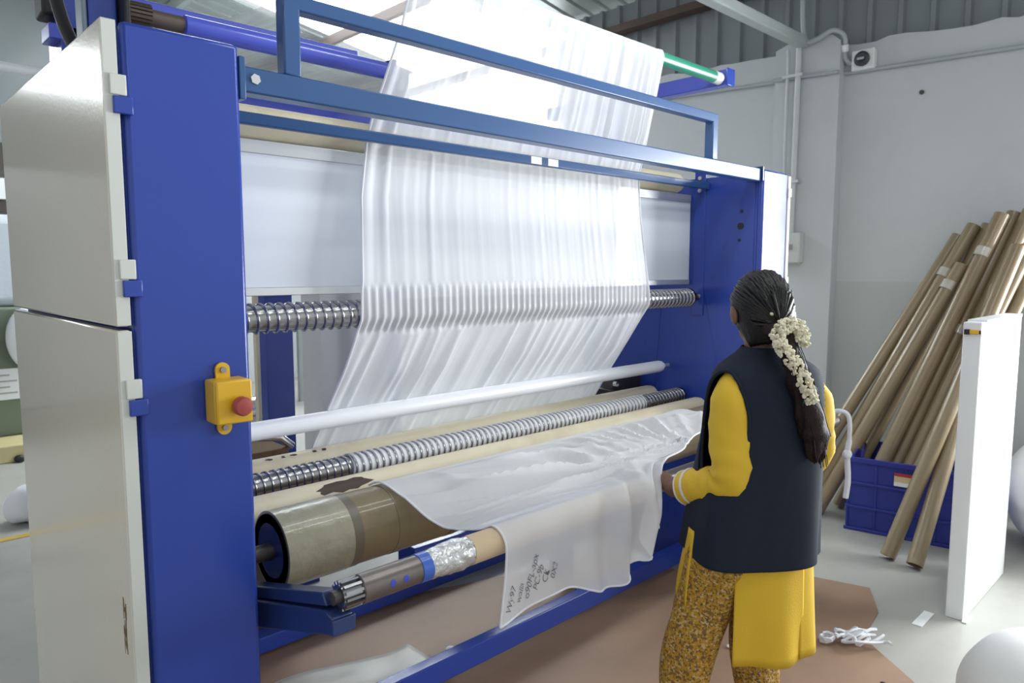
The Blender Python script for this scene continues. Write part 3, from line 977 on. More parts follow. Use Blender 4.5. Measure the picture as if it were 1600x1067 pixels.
for xx in (0.87, 0.905):
    shell_patch(CY, CZ, 0.0336, [(xx + 0.007 * math.cos(a), PI + 0.25 * math.sin(a) - 0.1) for a in [2 * PI * k / 9 for k in range(9)]], 2).build('blue_mark', mat('blue_ink', (0.03, 0.06, 0.5), 0.5), A)
K = thing('cardboard_core', 'tan cardboard core pushed onto the steel shaft under the draped cloth', 'tube', (1.1, CY, CZ))
G().pipe((1.112, CY, CZ), (1.87, CY, CZ), CR, 0.0325, 36).build('core_wall', CARD, K)
G().pipe((1.075, CY, CZ), (1.125, CY, CZ), 0.0352, 0.0315, 28).build('chrome_collar', CHROME, A)
# cord looped over the right end of the shaft
cp = [Vector(p) for p in [(3.36, CY + 0.03, CZ + 0.02), (3.365, CY, CZ + 0.042), (3.38, CY - 0.04, CZ + 0.02), (3.39, CY - 0.045, CZ - 0.08), (3.385, CY - 0.04, CZ - 0.16), (3.395, CY - 0.045, CZ - 0.28), (3.39, CY - 0.04, CZ - 0.37)]]
t = thing('knotted_rope', 'knotted white cord hanging from the far end of the steel shaft', 'cord', (3.38, CY, 0.6))
G().tube([crom(cp, i / 40) for i in range(41)], [0.010 if i < 22 else 0.013 for i in range(41)], 8).build('strand', ROPE, t)
G().ell((3.385, CY - 0.04, CZ - 0.16), (0.024, 0.02, 0.024)).build('knot', ROPE, t)

# ------------------------------------------------------------------ the worker
PX, PY, PA = 1.965, 0.985, math.radians(62 - 90)
P_ = thing('person', 'woman seen from behind in a navy vest, yellow tunic and flowers in her braid', 'person', (PX, PY, 0))
P_.rotation_euler = (0, 0, PA)
PM = Matrix.Translation((PX, PY, 0)) @ Matrix.Rotation(PA, 4, 'Z')


def wpt(p):
    return PM @ Vector(p)


def loc_of(p):
    return PM.inverted() @ Vector(p)


# joints, local frame: x right, y the way she faces, z up
wristL = loc_of((1.855, 1.215, 0.852))
handL = loc_of((1.872, 1.258, 0.866))
J = {'pelvis': (-0.03, 0, 0.80), 'waist': (-0.02, 0.005, 0.93), 'chest': (-0.005, 0, 1.10), 'upchest': (0, -0.005, 1.20), 'neck': (0, 0.015, 1.285), 'skull': (0, 0.035, 1.36),
     'shL': (-0.112, -0.025, 1.182), 'elL': (-0.148, -0.075, 0.935), 'wrL': tuple(wristL), 'haL': tuple(handL),
     'shR': (0.112, -0.015, 1.182), 'elR': (0.165, -0.01, 0.975), 'wrR': (0.11, 0.22, 0.90), 'haR': (0.07, 0.30, 0.90),
     'hipL': (-0.11, 0, 0.76), 'knL': (-0.185, 0.06, 0.42), 'anL': (-0.235, 0.03, 0.08), 'toL': (-0.245, 0.16, 0.025),
     'hipR': (0.05, 0, 0.76), 'knR': (0.02, 0.03, 0.42), 'anR': (0.015, -0.02, 0.08), 'toR': (0.04, 0.12, 0.025)}
RAD = {'pelvis': 0.125, 'waist': 0.105, 'chest': 0.11, 'upchest': 0.09, 'neck': 0.048, 'skull': 0.05, 'shL': 0.042, 'elL': 0.036, 'wrL': 0.025, 'haL': 0.026, 'shR': 0.042, 'elR': 0.036, 'wrR': 0.025, 'haR': 0.026,
       'hipL': 0.085, 'knL': 0.055, 'anL': 0.036, 'toL': 0.028, 'hipR': 0.085, 'knR': 0.055, 'anR': 0.036, 'toR': 0.028}
BONES = [('pelvis', 'waist'), ('waist', 'chest'), ('chest', 'upchest'), ('upchest', 'neck'), ('neck', 'skull'), ('upchest', 'shL'), ('shL', 'elL'), ('elL', 'wrL'), ('wrL', 'haL'), ('upchest', 'shR'), ('shR', 'elR'), ('elR', 'wrR'), ('wrR', 'haR'),
         ('pelvis', 'hipL'), ('hipL', 'knL'), ('knL', 'anL'), ('anL', 'toL'), ('pelvis', 'hipR'), ('hipR', 'knR'), ('knR', 'anR'), ('anR', 'toR')]


def oval(cx, cy, z, a, b, n=56, wav=0.0, seed=0.0, pw_=2.0, drop=0.0):
    r = []
    for k in range(n):
        q = 2 * PI * k / n
        c, s = math.cos(q), math.sin(q)
        e = 2 / pw_
        w = 1 + wav * (math.sin(q * 5 + seed) * 0.5 + nz(c * 2.1, s * 2.1, seed + z * 2.2))
        r.append((cx + a * w * math.copysign(abs(c) ** e, c), cy + b * w * math.copysign(abs(s) ** e, s), z + drop * (0.55 - 0.45 * s)))
    return r


def limb(g, p, q, r0, r1, n=18):
    """tapered limb segment with rounded ends"""
    L = (Vector(q) - Vector(p)).length
    prof = [(-r0 * math.cos(k * PI / 12), r0 * math.sin(k * PI / 12)) for k in range(1, 7)]
    prof += [(L + r1 * math.sin(k * PI / 12), r1 * math.cos(k * PI / 12)) for k in range(0, 6)]
    return g.lathe(p, q, prof, n)


body = G()
for a_, b_ in BONES:
    if a_ in ('pelvis', 'waist', 'chest') and b_ in ('waist', 'chest', 'upchest'):
        continue
    limb(body, J[a_], J[b_], RAD[a_] if a_ not in ('upchest', 'pelvis') else RAD[b_], RAD[b_])
# trunk: closed loft from crotch to collar
body.loft([oval(cx, cy, z, ra, rb, 40) for z, cx, cy, ra, rb in [(0.68, -0.03, 0, 0.05, 0.04), (0.70, -0.03, 0, 0.12, 0.085), (0.78, -0.03, -0.005, 0.160, 0.115), (0.86, -0.027, -0.003, 0.152, 0.105), (0.95, -0.02, 0.0, 0.128, 0.090), (1.04, -0.01, 0.0, 0.132, 0.098), (1.12, 0, 0.0, 0.138, 0.105), (1.20, 0, -0.005, 0.132, 0.085), (1.245, 0, 0.0, 0.105, 0.062), (1.27, 0, 0.006, 0.060, 0.045)]])
# hands: five fingers each, curled around the core
for side in ('L', 'R'):
    w_, h_ = Vector(J['wr' + side]), Vector(J['ha' + side])
    d = (h_ - w_).normalized()
    across = d.cross(Vector((0, 0, 1))).normalized()
    down = Vector((0, 0, -1))
    body.ell(h_, (0.036, 0.042, 0.020), 14, 8, Matrix((across, d, across.cross(d))).transposed())
    for k, ln in enumerate((0.062, 0.070, 0.066, 0.052)):
        b = h_ + across * (-0.027 + 0.018 * k) + d * 0.02
        p1 = b + d * ln * 0.42
        p2 = p1 + (d * 0.55 + down * 0.8).normalized() * ln * 0.36
        p3 = p2 + (d * -0.25 + down).normalized() * ln * 0.30
        limb(body, b, p1, 0.0092, 0.0086, 12)
        limb(body, p1, p2, 0.0086, 0.0080, 12)
        limb(body, p2, p3, 0.0080, 0.0068, 12)
    sg = 1 if side == 'L' else -1
    b = h_ + across * 0.028 * sg - d * 0.012
    p1 = b + (across * sg * 0.7 + d * 0.7 + down * 0.2).normalized() * 0.032
    p2 = p1 + (d + down * 0.6).normalized() * 0.026
    limb(body, b, p1, 0.0115, 0.0098, 12)
    limb(body, p1, p2, 0.0098, 0.0082, 12)
# head, turned a little to her left and down
HC = Vector((0.0, 0.035, 1.418))
HR = Matrix.Rotation(math.radians(-4), 3, 'Z') @ Matrix.Rotation(math.radians(-14), 3, 'X')


def hp_(p):
    return HC + HR @ Vector(p)


body.ell(HC, (0.070, 0.086, 0.096), 24, 16, HR)
body.ell(hp_((0, 0.030, -0.058)), (0.052, 0.052, 0.052), 18, 12, HR)     # jaw
body.ell(hp_((0, 0.070, -0.096)), (0.020, 0.016, 0.014), 12, 8, HR)      # chin
body.ell(hp_((0, 0.094, -0.025)), (0.012, 0.018, 0.020), 12, 8, HR)      # nose
body.ell(hp_((0, 0.086, 0.004)), (0.008, 0.012, 0.026), 10, 8, HR)
for sx in (-1, 1):
    body.ell(hp_((sx * 0.083, 0.004, -0.022)), (0.010, 0.016, 0.030), 12, 10, HR)   # ear
    body.ell(hp_((sx * 0.030, 0.078, 0.002)), (0.015, 0.010, 0.009), 10, 8, HR)   # eyelid
body.ell(hp_((0, 0.083, -0.062)), (0.022, 0.010, 0.008), 10, 8, HR)      # lips
me = bpy.data.meshes.new('body_tmp')
me.from_pydata(body.v, [], body.f)
ot = bpy.data.objects.new('body_tmp', me)
COL.objects.link(ot)
rm = ot.modifiers.new('remesh', 'REMESH')
rm.mode = 'VOXEL'
rm.voxel_size = 0.0045
sm = ot.modifiers.new('smooth', 'SMOOTH')
sm.iterations = 3
sm.factor = 0.5
out = bpy.data.meshes.new_from_object(ot.evaluated_get(bpy.context.evaluated_depsgraph_get()))
bpy.data.objects.remove(ot)
# one continuous surface: keep the outer shell only
par = list(range(len(out.vertices)))


def root(i):
    while par[i] != i:
        par[i] = par[par[i]]
        i = par[i]
    return i


for e in out.edges:
    a_, b_ = root(e.vertices[0]), root(e.vertices[1])
    if a_ != b_:
        par[a_] = b_
cnt = {}
for i in range(len(par)):
    cnt[root(i)] = cnt.get(root(i), 0) + 1
main = max(cnt, key=cnt.get)
for k_ in cnt:
    q_ = [out.vertices[i].co for i in range(len(par)) if root(i) == k_]
    print('BODY shell', cnt[k_], [round(min(p[j] for p in q_), 2) for j in range(3)], [round(max(p[j] for p in q_), 2) for j in range(3)])
keep = {v: k for k, v in enumerate(i for i in range(len(par)) if root(i) == main)}
g = G().add([wpt(out.vertices[i].co) for i in keep], [tuple(keep[i] for i in p.vertices) for p in out.polygons if p.vertices[0] in keep])
g.build('body', SKIN, P_, ang=180)


def PG(vs_g):
    """move a local-frame G into the world"""
    vs_g.v = [tuple(wpt(p)) for p in vs_g.v]
    return vs_g


for sx in (-1, 1):
    PG(G().ell(hp_((sx * 0.030, 0.083, 0.001)), (0.011, 0.007, 0.007), 12, 8, HR)).build('eye', mat('eye_white', (0.7, 0.68, 0.65), 0.2), P_)
    PG(G().ell(hp_((sx * 0.030, 0.0885, 0.001)), (0.005, 0.003, 0.005), 10, 6, HR)).build('iris', BLACKM, P_)
PG(G().ell(hp_((0, 0.0925, -0.061)), (0.018, 0.004, 0.006), 10, 6, HR)).build('lip', mat('lip', (0.22, 0.07, 0.06), 0.4), P_)


# vest: trunk from hem to shoulders with cut-away armholes, open neck
VR = [(0.722, -0.040, -0.01, 0.208, 0.152, 0.075), (0.76, -0.038, -0.01, 0.205, 0.150, 0.07), (0.85, -0.03, -0.01, 0.198, 0.145, 0.055), (0.94, -0.02, -0.01, 0.190, 0.140, 0.045), (1.03, -0.008, -0.01, 0.182, 0.135, 0.03),
      (1.10, 0.0, -0.01, 0.178, 0.131, 0.02), (1.16, 0.0, -0.01, 0.174, 0.124, 0.012), (1.20, 0, -0.01, 0.171, 0.114, 0.006), (1.23, 0, -0.008, 0.163, 0.101, 0), (1.25, 0, -0.003, 0.148, 0.090, 0), (1.27, 0, 0.002, 0.115, 0.078, 0), (1.288, 0, 0.008, 0.080, 0.066, 0), (1.305, 0, 0.012, 0.060, 0.058, 0)]
zs = [lerp(0.722, 1.305, k / 110) for k in range(111)]
lv = []
for z in zs:
    q_ = [pw(z, [(r[0], r[i]) for r in VR]) for i in range(1, 6)]
    lv.append(oval(q_[0], q_[1], z, q_[2], q_[3], 200, q_[4], 1.7, 2.3, drop=-0.026 * max(0, (0.82 - z) / 0.1)))
vg = G().loft(lv, caps=False)


def in_armhole(f):
    c = sum((Vector(vg.v[i]) for i in f), Vector()) / len(f)
    return abs(c.x) > 0.085 and ((c.y + 0.035) / 0.078) ** 2 + ((c.z - 1.075) / 0.168) ** 2 < 1


cut = [f for f in vg.f if in_armhole(f)]
vg.f = [f for f in vg.f if not in_armhole(f)]
rim = {i for f in cut for i in f} & {i for f in vg.f for i in f}
for i in rim:          # draw the cut edge onto a clean curve
    x, yy, z = vg.v[i]
    e = math.sqrt(((yy + 0.035) / 0.078) ** 2 + ((z - 1.075) / 0.168) ** 2)
    if abs(x) < 0.1 and e < 0.93:
        vg.v[i] = (math.copysign(0.0855, x), yy, z)
    elif e > 0.3:
        vg.v[i] = (x, -0.035 + (yy + 0.035) / e, 1.075 + (z - 1.075) / e)
vest = PG(vg).build('vest', NAVY, P_, ang=180, thick=0.004)
plabel(vest, 'loose navy sleeveless vest')


def vest_x(yy, z):
    cx, cy, a, b = [pw(z, [(r[0], r[i]) for r in VR]) for i in range(1, 5)]
    k = min(1.0, abs((yy - cy) / b))
    return a * (1 - k ** 2.3) ** (1 / 2.3)


for sx in (-1,):       # piping sewn round the armhole
    pts = []
    for k in range(61):
        q = 2 * PI * k / 60
        yy, z = -0.035 + 0.079 * math.cos(q), 1.075 + 0.169 * math.sin(q)
        pts.append((sx * max(0.0855, vest_x(yy, z) + 0.001), yy if vest_x(yy, z) > 0.0855 else max(yy, -0.012 - 0.13 * pw(z, [(0.9, 1.02), (1.1, 0.97), (1.24, 0.62)])), z))
    PG(G().tube(pts, 0.0055, 8)).build('armhole_piping', NAVY, vest, ang=180)
# sleeves
def sleeve(pts, rads, seed):
    n, m = 26, 44
    P = [Vector(p) for p in pts]
    rings = []
    up = Vector((0, -1, 0.0))
    for i in range(m + 1):
        t = i / m
        c = crom(P, t)
        d = (crom(P, min(t + 0.02, 1)) - crom(P, max(t - 0.02, 0))).normalized()
        up = (up - d * up.dot(d)).normalized()
        w = d.cross(up)
        k = t * (len(rads) - 1)
        r = lerp(rads[int(min(k, len(rads) - 2))], rads[int(min(k, len(rads) - 2)) + 1], k - int(min(k, len(rads) - 2)))
        ring = []
        for j in range(n):
            q = 2 * PI * j / n
            a = pw(t, [(0, 0.2), (0.35, 0.5), (0.55, 1.0), (0.75, 0.6), (1, 0.15)])
            rr = r * (1 + a * (0.13 * (0.5 - abs(math.sin(t * 30 + 1.5 * math.sin(q + seed) + 2 * nz(t * 5, q, seed)))) + 0.14 * nz(t * 9, math.cos(q) * 1.5, math.sin(q) * 1.5 + seed)))
            ring.append(c + (up * math.cos(q) + w * math.sin(q)) * rr)
        rings.append(ring)
    return rings


wl = Vector(J['wrL'])
el = Vector(J['elL'])
cuff = el.lerp(wl, 0.76)
sl = sleeve([(-0.092, -0.025, 1.212), (-0.134, -0.043, 1.150), (-0.146, -0.064, 1.04), (-0.148, -0.074, 0.950), tuple(el.lerp(wl, 0.22) + Vector((0, 0, -0.004))), tuple(el.lerp(wl, 0.55)), tuple(cuff)], [0.052, 0.060, 0.060, 0.060, 0.058, 0.055, 0.050], 0.0)
so = PG(G().loft(sl, caps=False)).build('sleeve', KURTA, P_, ang=180, thick=0.003)


def band(rings, i0, i1, grow):
    out = []
    for r in rings[i0:i1 + 1]:
        c = sum((Vector(p) for p in r), Vector()) / len(r)
        out.append([c + (Vector(p) - c) * (1 + grow) for p in r])
    return out


PG(G().loft(band(sl, 43, 44, 0.07), caps=False)).build('lace_trim', LACE, so, ang=180, thick=0.004)
PG(G().loft(band(sl, 38, 39, 0.05), caps=False)).build('lace_trim', LACE, so, ang=180, thick=0.003)
er, wr_ = Vector(J['elR']), Vector(J['wrR'])
slr = sleeve([(0.100, -0.02, 1.205), (0.140, -0.03, 1.145), (0.160, -0.02, 1.05), (0.166, -0.012, 0.98), tuple(er.lerp(wr_, 0.3)), tuple(er.lerp(wr_, 0.6)), tuple(er.lerp(wr_, 0.9))], [0.044, 0.058, 0.058, 0.056, 0.054, 0.048, 0.042], 2.0)
PG(G().loft(slr, caps=False)).build('sleeve', KURTA, P_, ang=180, thick=0.003)


# tunic: back and front skirt panels with side slits
def skirt(q0, q1, z0, z1, seed, flare, cx=-0.012, grow=0.0):
    rings = []
    for k in range(15):
        t = k / 14
        z = lerp(z0, z1, t)
        ring = []
        for j in range(41):
            q = math.radians(lerp(q0, q1, j / 40))
            a, b = lerp(0.170 + grow, 0.182 + flare + grow, t), lerp(0.125, 0.145, t)
            w = 1 + 0.05 * t * math.sin(q * 7 + seed) + 0.05 * t * nz(math.cos(q) * 2, math.sin(q) * 2, seed + t)
            ring.append((cx + a * w * math.cos(q), -0.005 + b * w * math.sin(q), z - 0.02 * t * math.sin(q * 1.0 + 0.4) * 0))
        rings.append(ring)
    return G().loft(rings, caps=False, closed=False)


PG(skirt(223, 296, 0.78, 0.412, 0.3, 0.0)).build('tunic_back_panel', KURTA, P_, ang=180, thick=0.003)
PG(skirt(290, 395, 0.78, 0.418, 1.3, 0.006)).build('tunic_side_panel', KURTA, P_, ang=180, thick=0.003)
PG(skirt(35, 186, 0.78, 0.56, 2.3, 0.02, -0.045, 0.012)).build('tunic_front_panel', KURTA, P_, ang=180, thick=0.003)


# trousers
def leg(pts, rads, seed):
    P = [Vector(p) for p in pts]
    rings = []
    for i in range(31):
        t = i / 30
        c = crom(P, t)
        k = t * (len(rads) - 1)
        k0 = int(min(k, len(rads) - 2))
        r = lerp(rads[k0], rads[k0 + 1], k - k0)
        ring = []
        for j in range(30):
            q = 2 * PI * j / 30
            rr = r * (1 + 0.07 * math.sin(q * 4 + seed + t * 2) + 0.16 * nz(math.cos(q) * 1.6, math.sin(q) * 1.6, t * 4 + seed))
            ring.append(c + Vector((rr * math.cos(q), rr * 1.05 * math.sin(q), 0)))
        rings.append(ring)
    return G().loft(rings, caps=False)


tl_ = PG(leg([(-0.105, 0, 0.84), (-0.135, 0.0, 0.70), (-0.165, 0.03, 0.52), (-0.200, 0.05, 0.36), (-0.225, 0.035, 0.2), (-0.235, 0.03, 0.09)], [0.095, 0.098, 0.088, 0.078, 0.066, 0.052], 0.4)).build('trouser_leg', PRINT, P_, ang=180, thick=0.003)
PG(leg([(0.04, 0, 0.84), (0.035, 0.0, 0.70), (0.02, 0.02, 0.52), (0.012, 0.02, 0.36), (0.012, -0.01, 0.2), (0.015, -0.02, 0.09)], [0.095, 0.095, 0.082, 0.068, 0.058, 0.05], 1.9)).build('trouser_leg', PRINT, P_, ang=180, thick=0.003)
for f_, s_ in (('L', -1), ('R', 1)):
    a_, t_ = Vector(J['an' + f_]), Vector(J['to' + f_])
    mid = a_.lerp(t_, 0.5)
    PG(G().box(mid.x - 0.045, mid.x + 0.045, mid.y - 0.13, mid.y + 0.13, 0.0, 0.014)).build('sandal', BLACKM, P_, bevel=0.006)

# hair: cap drawn back, strands, braid
hg = G()
rings = []
nu, nv = 64, 30
for j in range(nv + 1):
    ph = lerp(0.03, 2.5, j / nv)
    ring = []
    for i in range(nu):
        th = 2 * PI * i / nu
        c, s = math.cos(th), math.sin(th)
        fr = max(0.0, s)                       # front: hairline stops high
        p_ = min(ph, lerp(2.5, 1.15, fr ** 0.6))
        st = 1 + 0.012 * math.sin(th * 23 + 3 * math.sin(ph * 2)) + 0.010 * nz(c * 7, s * 7, ph)
        a, b, h = 0.0825 * st, 0.0935 * st, 0.1035 * st
        low = max(0, ph - 1.55)
        sh = 1 - 0.10 * low
        ring.append(hp_((a * sh * math.sin(p_) * c, b * sh * math.sin(p_) * s - 0.004, h * math.cos(p_) * (1.0 if ph < 1.57 else 1.42))))
    rings.append(ring)
hair = PG(hg.loft(rings)).build('hair', HAIR, P_, ang=180)
g = G()
random.seed(31)
knot = Vector((-0.010, -0.086, 1.372))
for k in range(150):       # combed locks drawn from the hairline to the gathering point
    th = random.uniform(0, 2 * PI)
    ph0 = random.uniform(0.15, 1.5)
    c, s_ = math.cos(th), math.sin(th)
    if s_ > 0.2:
        ph0 = min(ph0, 1.1)
    a0 = hp_((0.0835 * math.sin(ph0) * c, 0.0955 * math.sin(ph0) * s_ - 0.004, 0.105 * math.cos(ph0)))
    pts = []
    for i in range(9):
        t = i / 8
        p = a0.lerp(knot, t)
        q = HR.inverted() @ (p - HC)
        e = math.sqrt((q.x / 0.0835) ** 2 + ((q.y + 0.004) / 0.0955) ** 2 + (q.z / (0.105 if q.z > 0 else 0.15)) ** 2)
        q = q / max(e, 0.2) * (1.0 + 0.012 * math.sin(t * PI))
        pts.append(HC + HR @ q)
    g.tube(pts, [0.0028 + 0.002 * math.sin(PI * i / 8) for i in range(9)], 5)
o = PG(g).build('combed_lock', HAIR, hair, ang=180)
o['kind'] = 'stuff'
# gathered tail: starts at the nape, falls over the right of the back
tail = [Vector(p) for p in [(-0.005, -0.020, 1.39), (-0.012, -0.078, 1.352), (-0.010, -0.112, 1.318), (0.000, -0.130, 1.27), (0.018, -0.146, 1.20), (0.038, -0.158, 1.12), (0.054, -0.160, 1.06), (0.064, -0.158, 1.005)]]
rings = []
for i in range(61):
    t = i / 60
    c = crom(tail, t)
    r = pw(t, [(0, 0.030), (0.07, 0.048), (0.13, 0.044), (0.2, 0.034), (0.3, 0.028), (0.5, 0.034), (0.8, 0.042), (0.93, 0.028), (1, 0.006)])
    r *= 1 + 0.07 * math.sin(t * 48)
    rings.append([c + Vector((r * math.cos(q) * (1 + 0.12 * math.sin(q * 6 + t * 30) * (t > 0.1)), r * 0.72 * math.sin(q), 0.012 * math.sin(q * 5 + 9 * t) * (t > 0.85))) for q in [2 * PI * k / 24 for k in range(24)]])
PG(G().loft(rings)).build('braid', BRAIDM, P_, ang=180)
g = G()
random.seed(21)
for k in range(46):       # loose strands along the braid and the nape
    t0 = random.uniform(0.0, 0.75)
    off = Vector((random.uniform(-0.034, 0.036), random.uniform(-0.03, 0.0), 0))
    pts = [crom(tail, min(1, t0 + 0.05 * i)) + off * (0.8 + 0.25 * i / 5) + Vector((0.004 * nz(k, i * 0.6, 0), 0, -0.004 * i)) for i in range(6)]
    g.tube(pts, 0.0011, 4)
o = PG(g).build('loose_strand', BRAIDM, P_, ang=180)
o['kind'] = 'stuff'
# jasmine garland wound round the tail
gp = [Vector(p) for p in [(0.028, -0.118, 1.325), (0.036, -0.112, 1.345), (0.028, -0.106, 1.368), (0.002, -0.110, 1.378), (-0.024, -0.110, 1.370), (-0.048, -0.116, 1.352), (-0.050, -0.130, 1.328), (-0.036, -0.146, 1.300), (-0.018, -0.160, 1.270), (-0.004, -0.174, 1.235), (0.008, -0.184, 1.200), (0.016, -0.188, 1.175)]]
g = G()
random.seed(8)
for k in range(520):
    t = random.random()
    c = crom(gp, t)
    q = random.uniform(0, 2 * PI)
    rr = 0.019 * math.sqrt(random.uniform(0.3, 1)) * (1.0 if t < 0.9 else 0.85)
    d = (crom(gp, min(1, t + 0.02)) - crom(gp, max(0, t - 0.02))).normalized()
    u = d.orthogonal().normalized()
    w = d.cross(u)
    c = c + (u * math.cos(q) + w * math.sin(q)) * rr
    R3 = Matrix.Rotation(random.uniform(0, 6), 3, 'X') @ Matrix.Rotation(random.uniform(0, 6), 3, 'Z')
    s = random.uniform(0.0042, 0.0066)
    g.ell(c, (s, s * 0.7, s * 1.25), 6, 4, R3)
o = PG(g).build('jasmine_garland', JASM, P_, ang=30)
o['kind'] = 'stuff'
plabel(o, 'creamy white jasmine flower string wound in the braid')
PG(G().ell((-0.030, -0.066, 1.405), (0.008, 0.006, 0.006), 8, 5).ell((-0.016, -0.066, 1.404), (0.006, 0.005, 0.005), 8, 5)).build('jasmine_bud', JASM, P_)
PG(G().tube([crom([Vector(p) for p in [(0.006, -0.170, 1.178), (0.002, -0.168, 1.158), (0.008, -0.168, 1.138), (0.022, -0.170, 1.125)]], i / 12) for i in range(13)], 0.0013, 5)).build('green_thread', mat('green_thread', (0.02, 0.25, 0.18), 0.6), P_)

# ------------------------------------------------------------------ kraft tubes against the wall
T = [  # bottom, top, radius, label
    ((4.357, 2.007, 0.0), (5.182, 1.348, 1.732), 0.0388, 'brown kraft tube, leftmost of the leaning tubes, foot on the floor'),
    ((4.441, 1.899, 0.0), (5.142, 1.257, 1.794), 0.0388, 'brown kraft tube second from the left, its top end shining'),
    ((4.395, 1.831, 0.0), (5.006, 1.273, 1.552), 0.0407, 'shorter kraft tube whose cut top ends below its left neighbours'),
    ((4.621, 1.79, 0.0), (5.197, 1.192, 1.796), 0.0369, 'kraft tube half hidden behind the shorter taped one'),
    ((4.41, 1.597, 0.03), (5.106, 1.106, 1.849), 0.0427, 'tall thick kraft tube with a tape patch near its top'),
    ((4.486, 1.536, 0.03), (5.202, 1.063, 1.86), 0.0427, 'tall thick kraft tube, wide and bright, at the frame top right'),
    ((4.464, 1.45, 0.03), (5.174, 0.979, 1.867), 0.0427, 'tall kraft tube at the right edge above the white board'),
    ((4.401, 1.388, 0.03), (5.057, 0.955, 1.656), 0.0407, 'kraft tube with an orange taped top end above the white board'),
    ((4.529, 1.342, 0.03), (5.217, 0.908, 1.715), 0.0388, 'kraft tube low at the right edge above the white board'),
    ((4.411, 1.297, 0.03), (5.019, 0.955, 1.41), 0.0369, 'kraft tube slanting out of the crate just left of the white board'),
    ((4.571, 1.547, 0.03), (5.15, 1.3, 1.05), 0.0369, 'short kraft tube standing low at the left end of the blue crate'),
    ((3.965, 1.268, 0.0), (4.76, 0.947, 1.65), 0.0388, 'kraft tube leaning in front of the crate, left one of two on the floor'),
    ((3.929, 1.127, 0.0), (4.884, 1.06, 1.426), 0.0398, 'kraft tube leaning in front of the crate, nearest one, foot on the floor'),
]
for i, (b, t_, r, lab) in enumerate(T):
    b, t_ = Vector(b), Vector(t_)
    d = (t_ - b).normalized()
    b2 = b + Vector((0, 0, r * math.sqrt(max(0, 1 - d.z * d.z))))
    o = thing('kraft_tube', lab, 'tube', b, 'kraft tubes leaning on the wall')
    G().pipe(b2, t_, r, r - 0.006, 26).build('tube_wall', KRAFT, o)
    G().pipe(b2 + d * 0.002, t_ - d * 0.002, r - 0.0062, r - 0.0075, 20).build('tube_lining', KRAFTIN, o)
    L_ = (t_ - b2).length
    if i in (1, 2, 4, 5, 9):
        f = {1: 0.82, 2: 0.9, 4: 0.86, 5: 0.60, 9: 0.45}[i]
        G().pipe(b2 + d * L_ * f, b2 + d * (L_ * f + 0.055), r + 0.0012, r - 0.002, 26).build('tape_patch', CTAPE, o)
    if i == 7:
        G().pipe(t_ - d * 0.05, t_ + d * 0.001, r + 0.0012, r - 0.002, 26).build('tape_patch', mat('orange_tape', (0.55, 0.26, 0.07), 0.4), o)

# blue plastic crate, open top
C_ = thing('plastic_crate', 'blue plastic crate on the floor holding the leaning kraft tubes', 'crate', (4.42, 1.3, 0))
ang = math.atan2(4.289 - 4.197, 1.572 - 1.054)
cw, cl, ch = 0.54, 0.62, 0.43
base = Vector((4.28, 1.61, 0))
ex = Vector((math.cos(ang * -0 + 0.0), 0, 0))
dy_ = Vector((0.092, -0.518, 0)).normalized()
dx_ = Vector((0.518, 0.092, 0)).normalized()


def cr(name, a0, a1, b0, b1, z0, z1, m=CRATE, parent=None, bevel=0.004):
    g = G().box(a0, a1, b0, b1, z0, z1)
    g.v = [tuple(base + dx_ * p[0] + dy_ * p[1] + Vector((0, 0, p[2]))) for p in g.v]
    return g.build(name, m, parent or C_, bevel=bevel)


cr('crate_side', 0, 0.012, 0, cl, 0.0, ch)
cr('crate_side', cw - 0.012, cw, 0, cl, 0.0, ch)
cr('crate_end', 0.012, cw - 0.012, 0, 0.012, 0.0, ch)
cr('crate_end', 0.012, cw - 0.012, cl - 0.012, cl, 0.0, ch)
cr('crate_floor', 0.012, cw - 0.012, 0.012, cl - 0.012, 0.0, 0.012)
for z0, z1 in ((0.405, 0.437), (0.275, 0.292), (0.135, 0.152), (0.0, 0.02)):
    cr('crate_rib', -0.012, 0.0, -0.008, cl + 0.008, z0, z1)
for b0 in (0.0, 0.145, 0.295, 0.45, 0.606):
    cr('crate_rib', -0.009, 0.0, b0, b0 + 0.014, 0.02, 0.405)
lb = cr('crate_label', -0.0125, -0.0118, 0.245, 0.345, 0.305, 0.380, mat('cream_label', (0.62, 0.50, 0.30), 0.5), None, 0)
cr('label_stripe', -0.0132, -0.0125, 0.245, 0.345, 0.362, 0.380, mat('red_label', (0.40, 0.03, 0.04), 0.5), lb, 0)
cr('label_stripe', -0.0132, -0.0125, 0.245, 0.345, 0.305, 0.328, WHITE, lb, 0)

# ------------------------------------------------------------------ white standing board, knife, bales
B_ = thing('white_board', 'tall white boxed board standing on edge in front of the kraft tubes', 'board', (3.85, 0.86, 0))
G().box(3.487, 4.20, 0.800, 0.868, 0.0, 1.305).build('board_body', WHITE, B_, bevel=0.004)
G().box(3.56, 4.20, 0.797, 0.871, 1.298, 1.312).build('top_strip', WTUBE, B_, bevel=0.002)
G().box(3.47, 3.56, 0.78, 0.80, 0.0, 0.006).build('adhesive_strip', WTUBE, B_)
Kf = thing('box_cutter', 'small yellow and black utility knife fixed near the top of the white board', 'knife', (3.48, 0.83, 1.265))
G().box(3.474, 3.488, 0.806, 0.842, 1.255, 1.274).build('yellow_handle', YEL, Kf, bevel=0.004)
G().box(3.475, 3.488, 0.840, 0.862, 1.253, 1.275).build('black_end', BLACKM, Kf, bevel=0.003)
G().box(3.476, 3.487, 0.799, 0.807, 1.257, 1.272).build('black_tip', BLACKM, Kf, bevel=0.002)


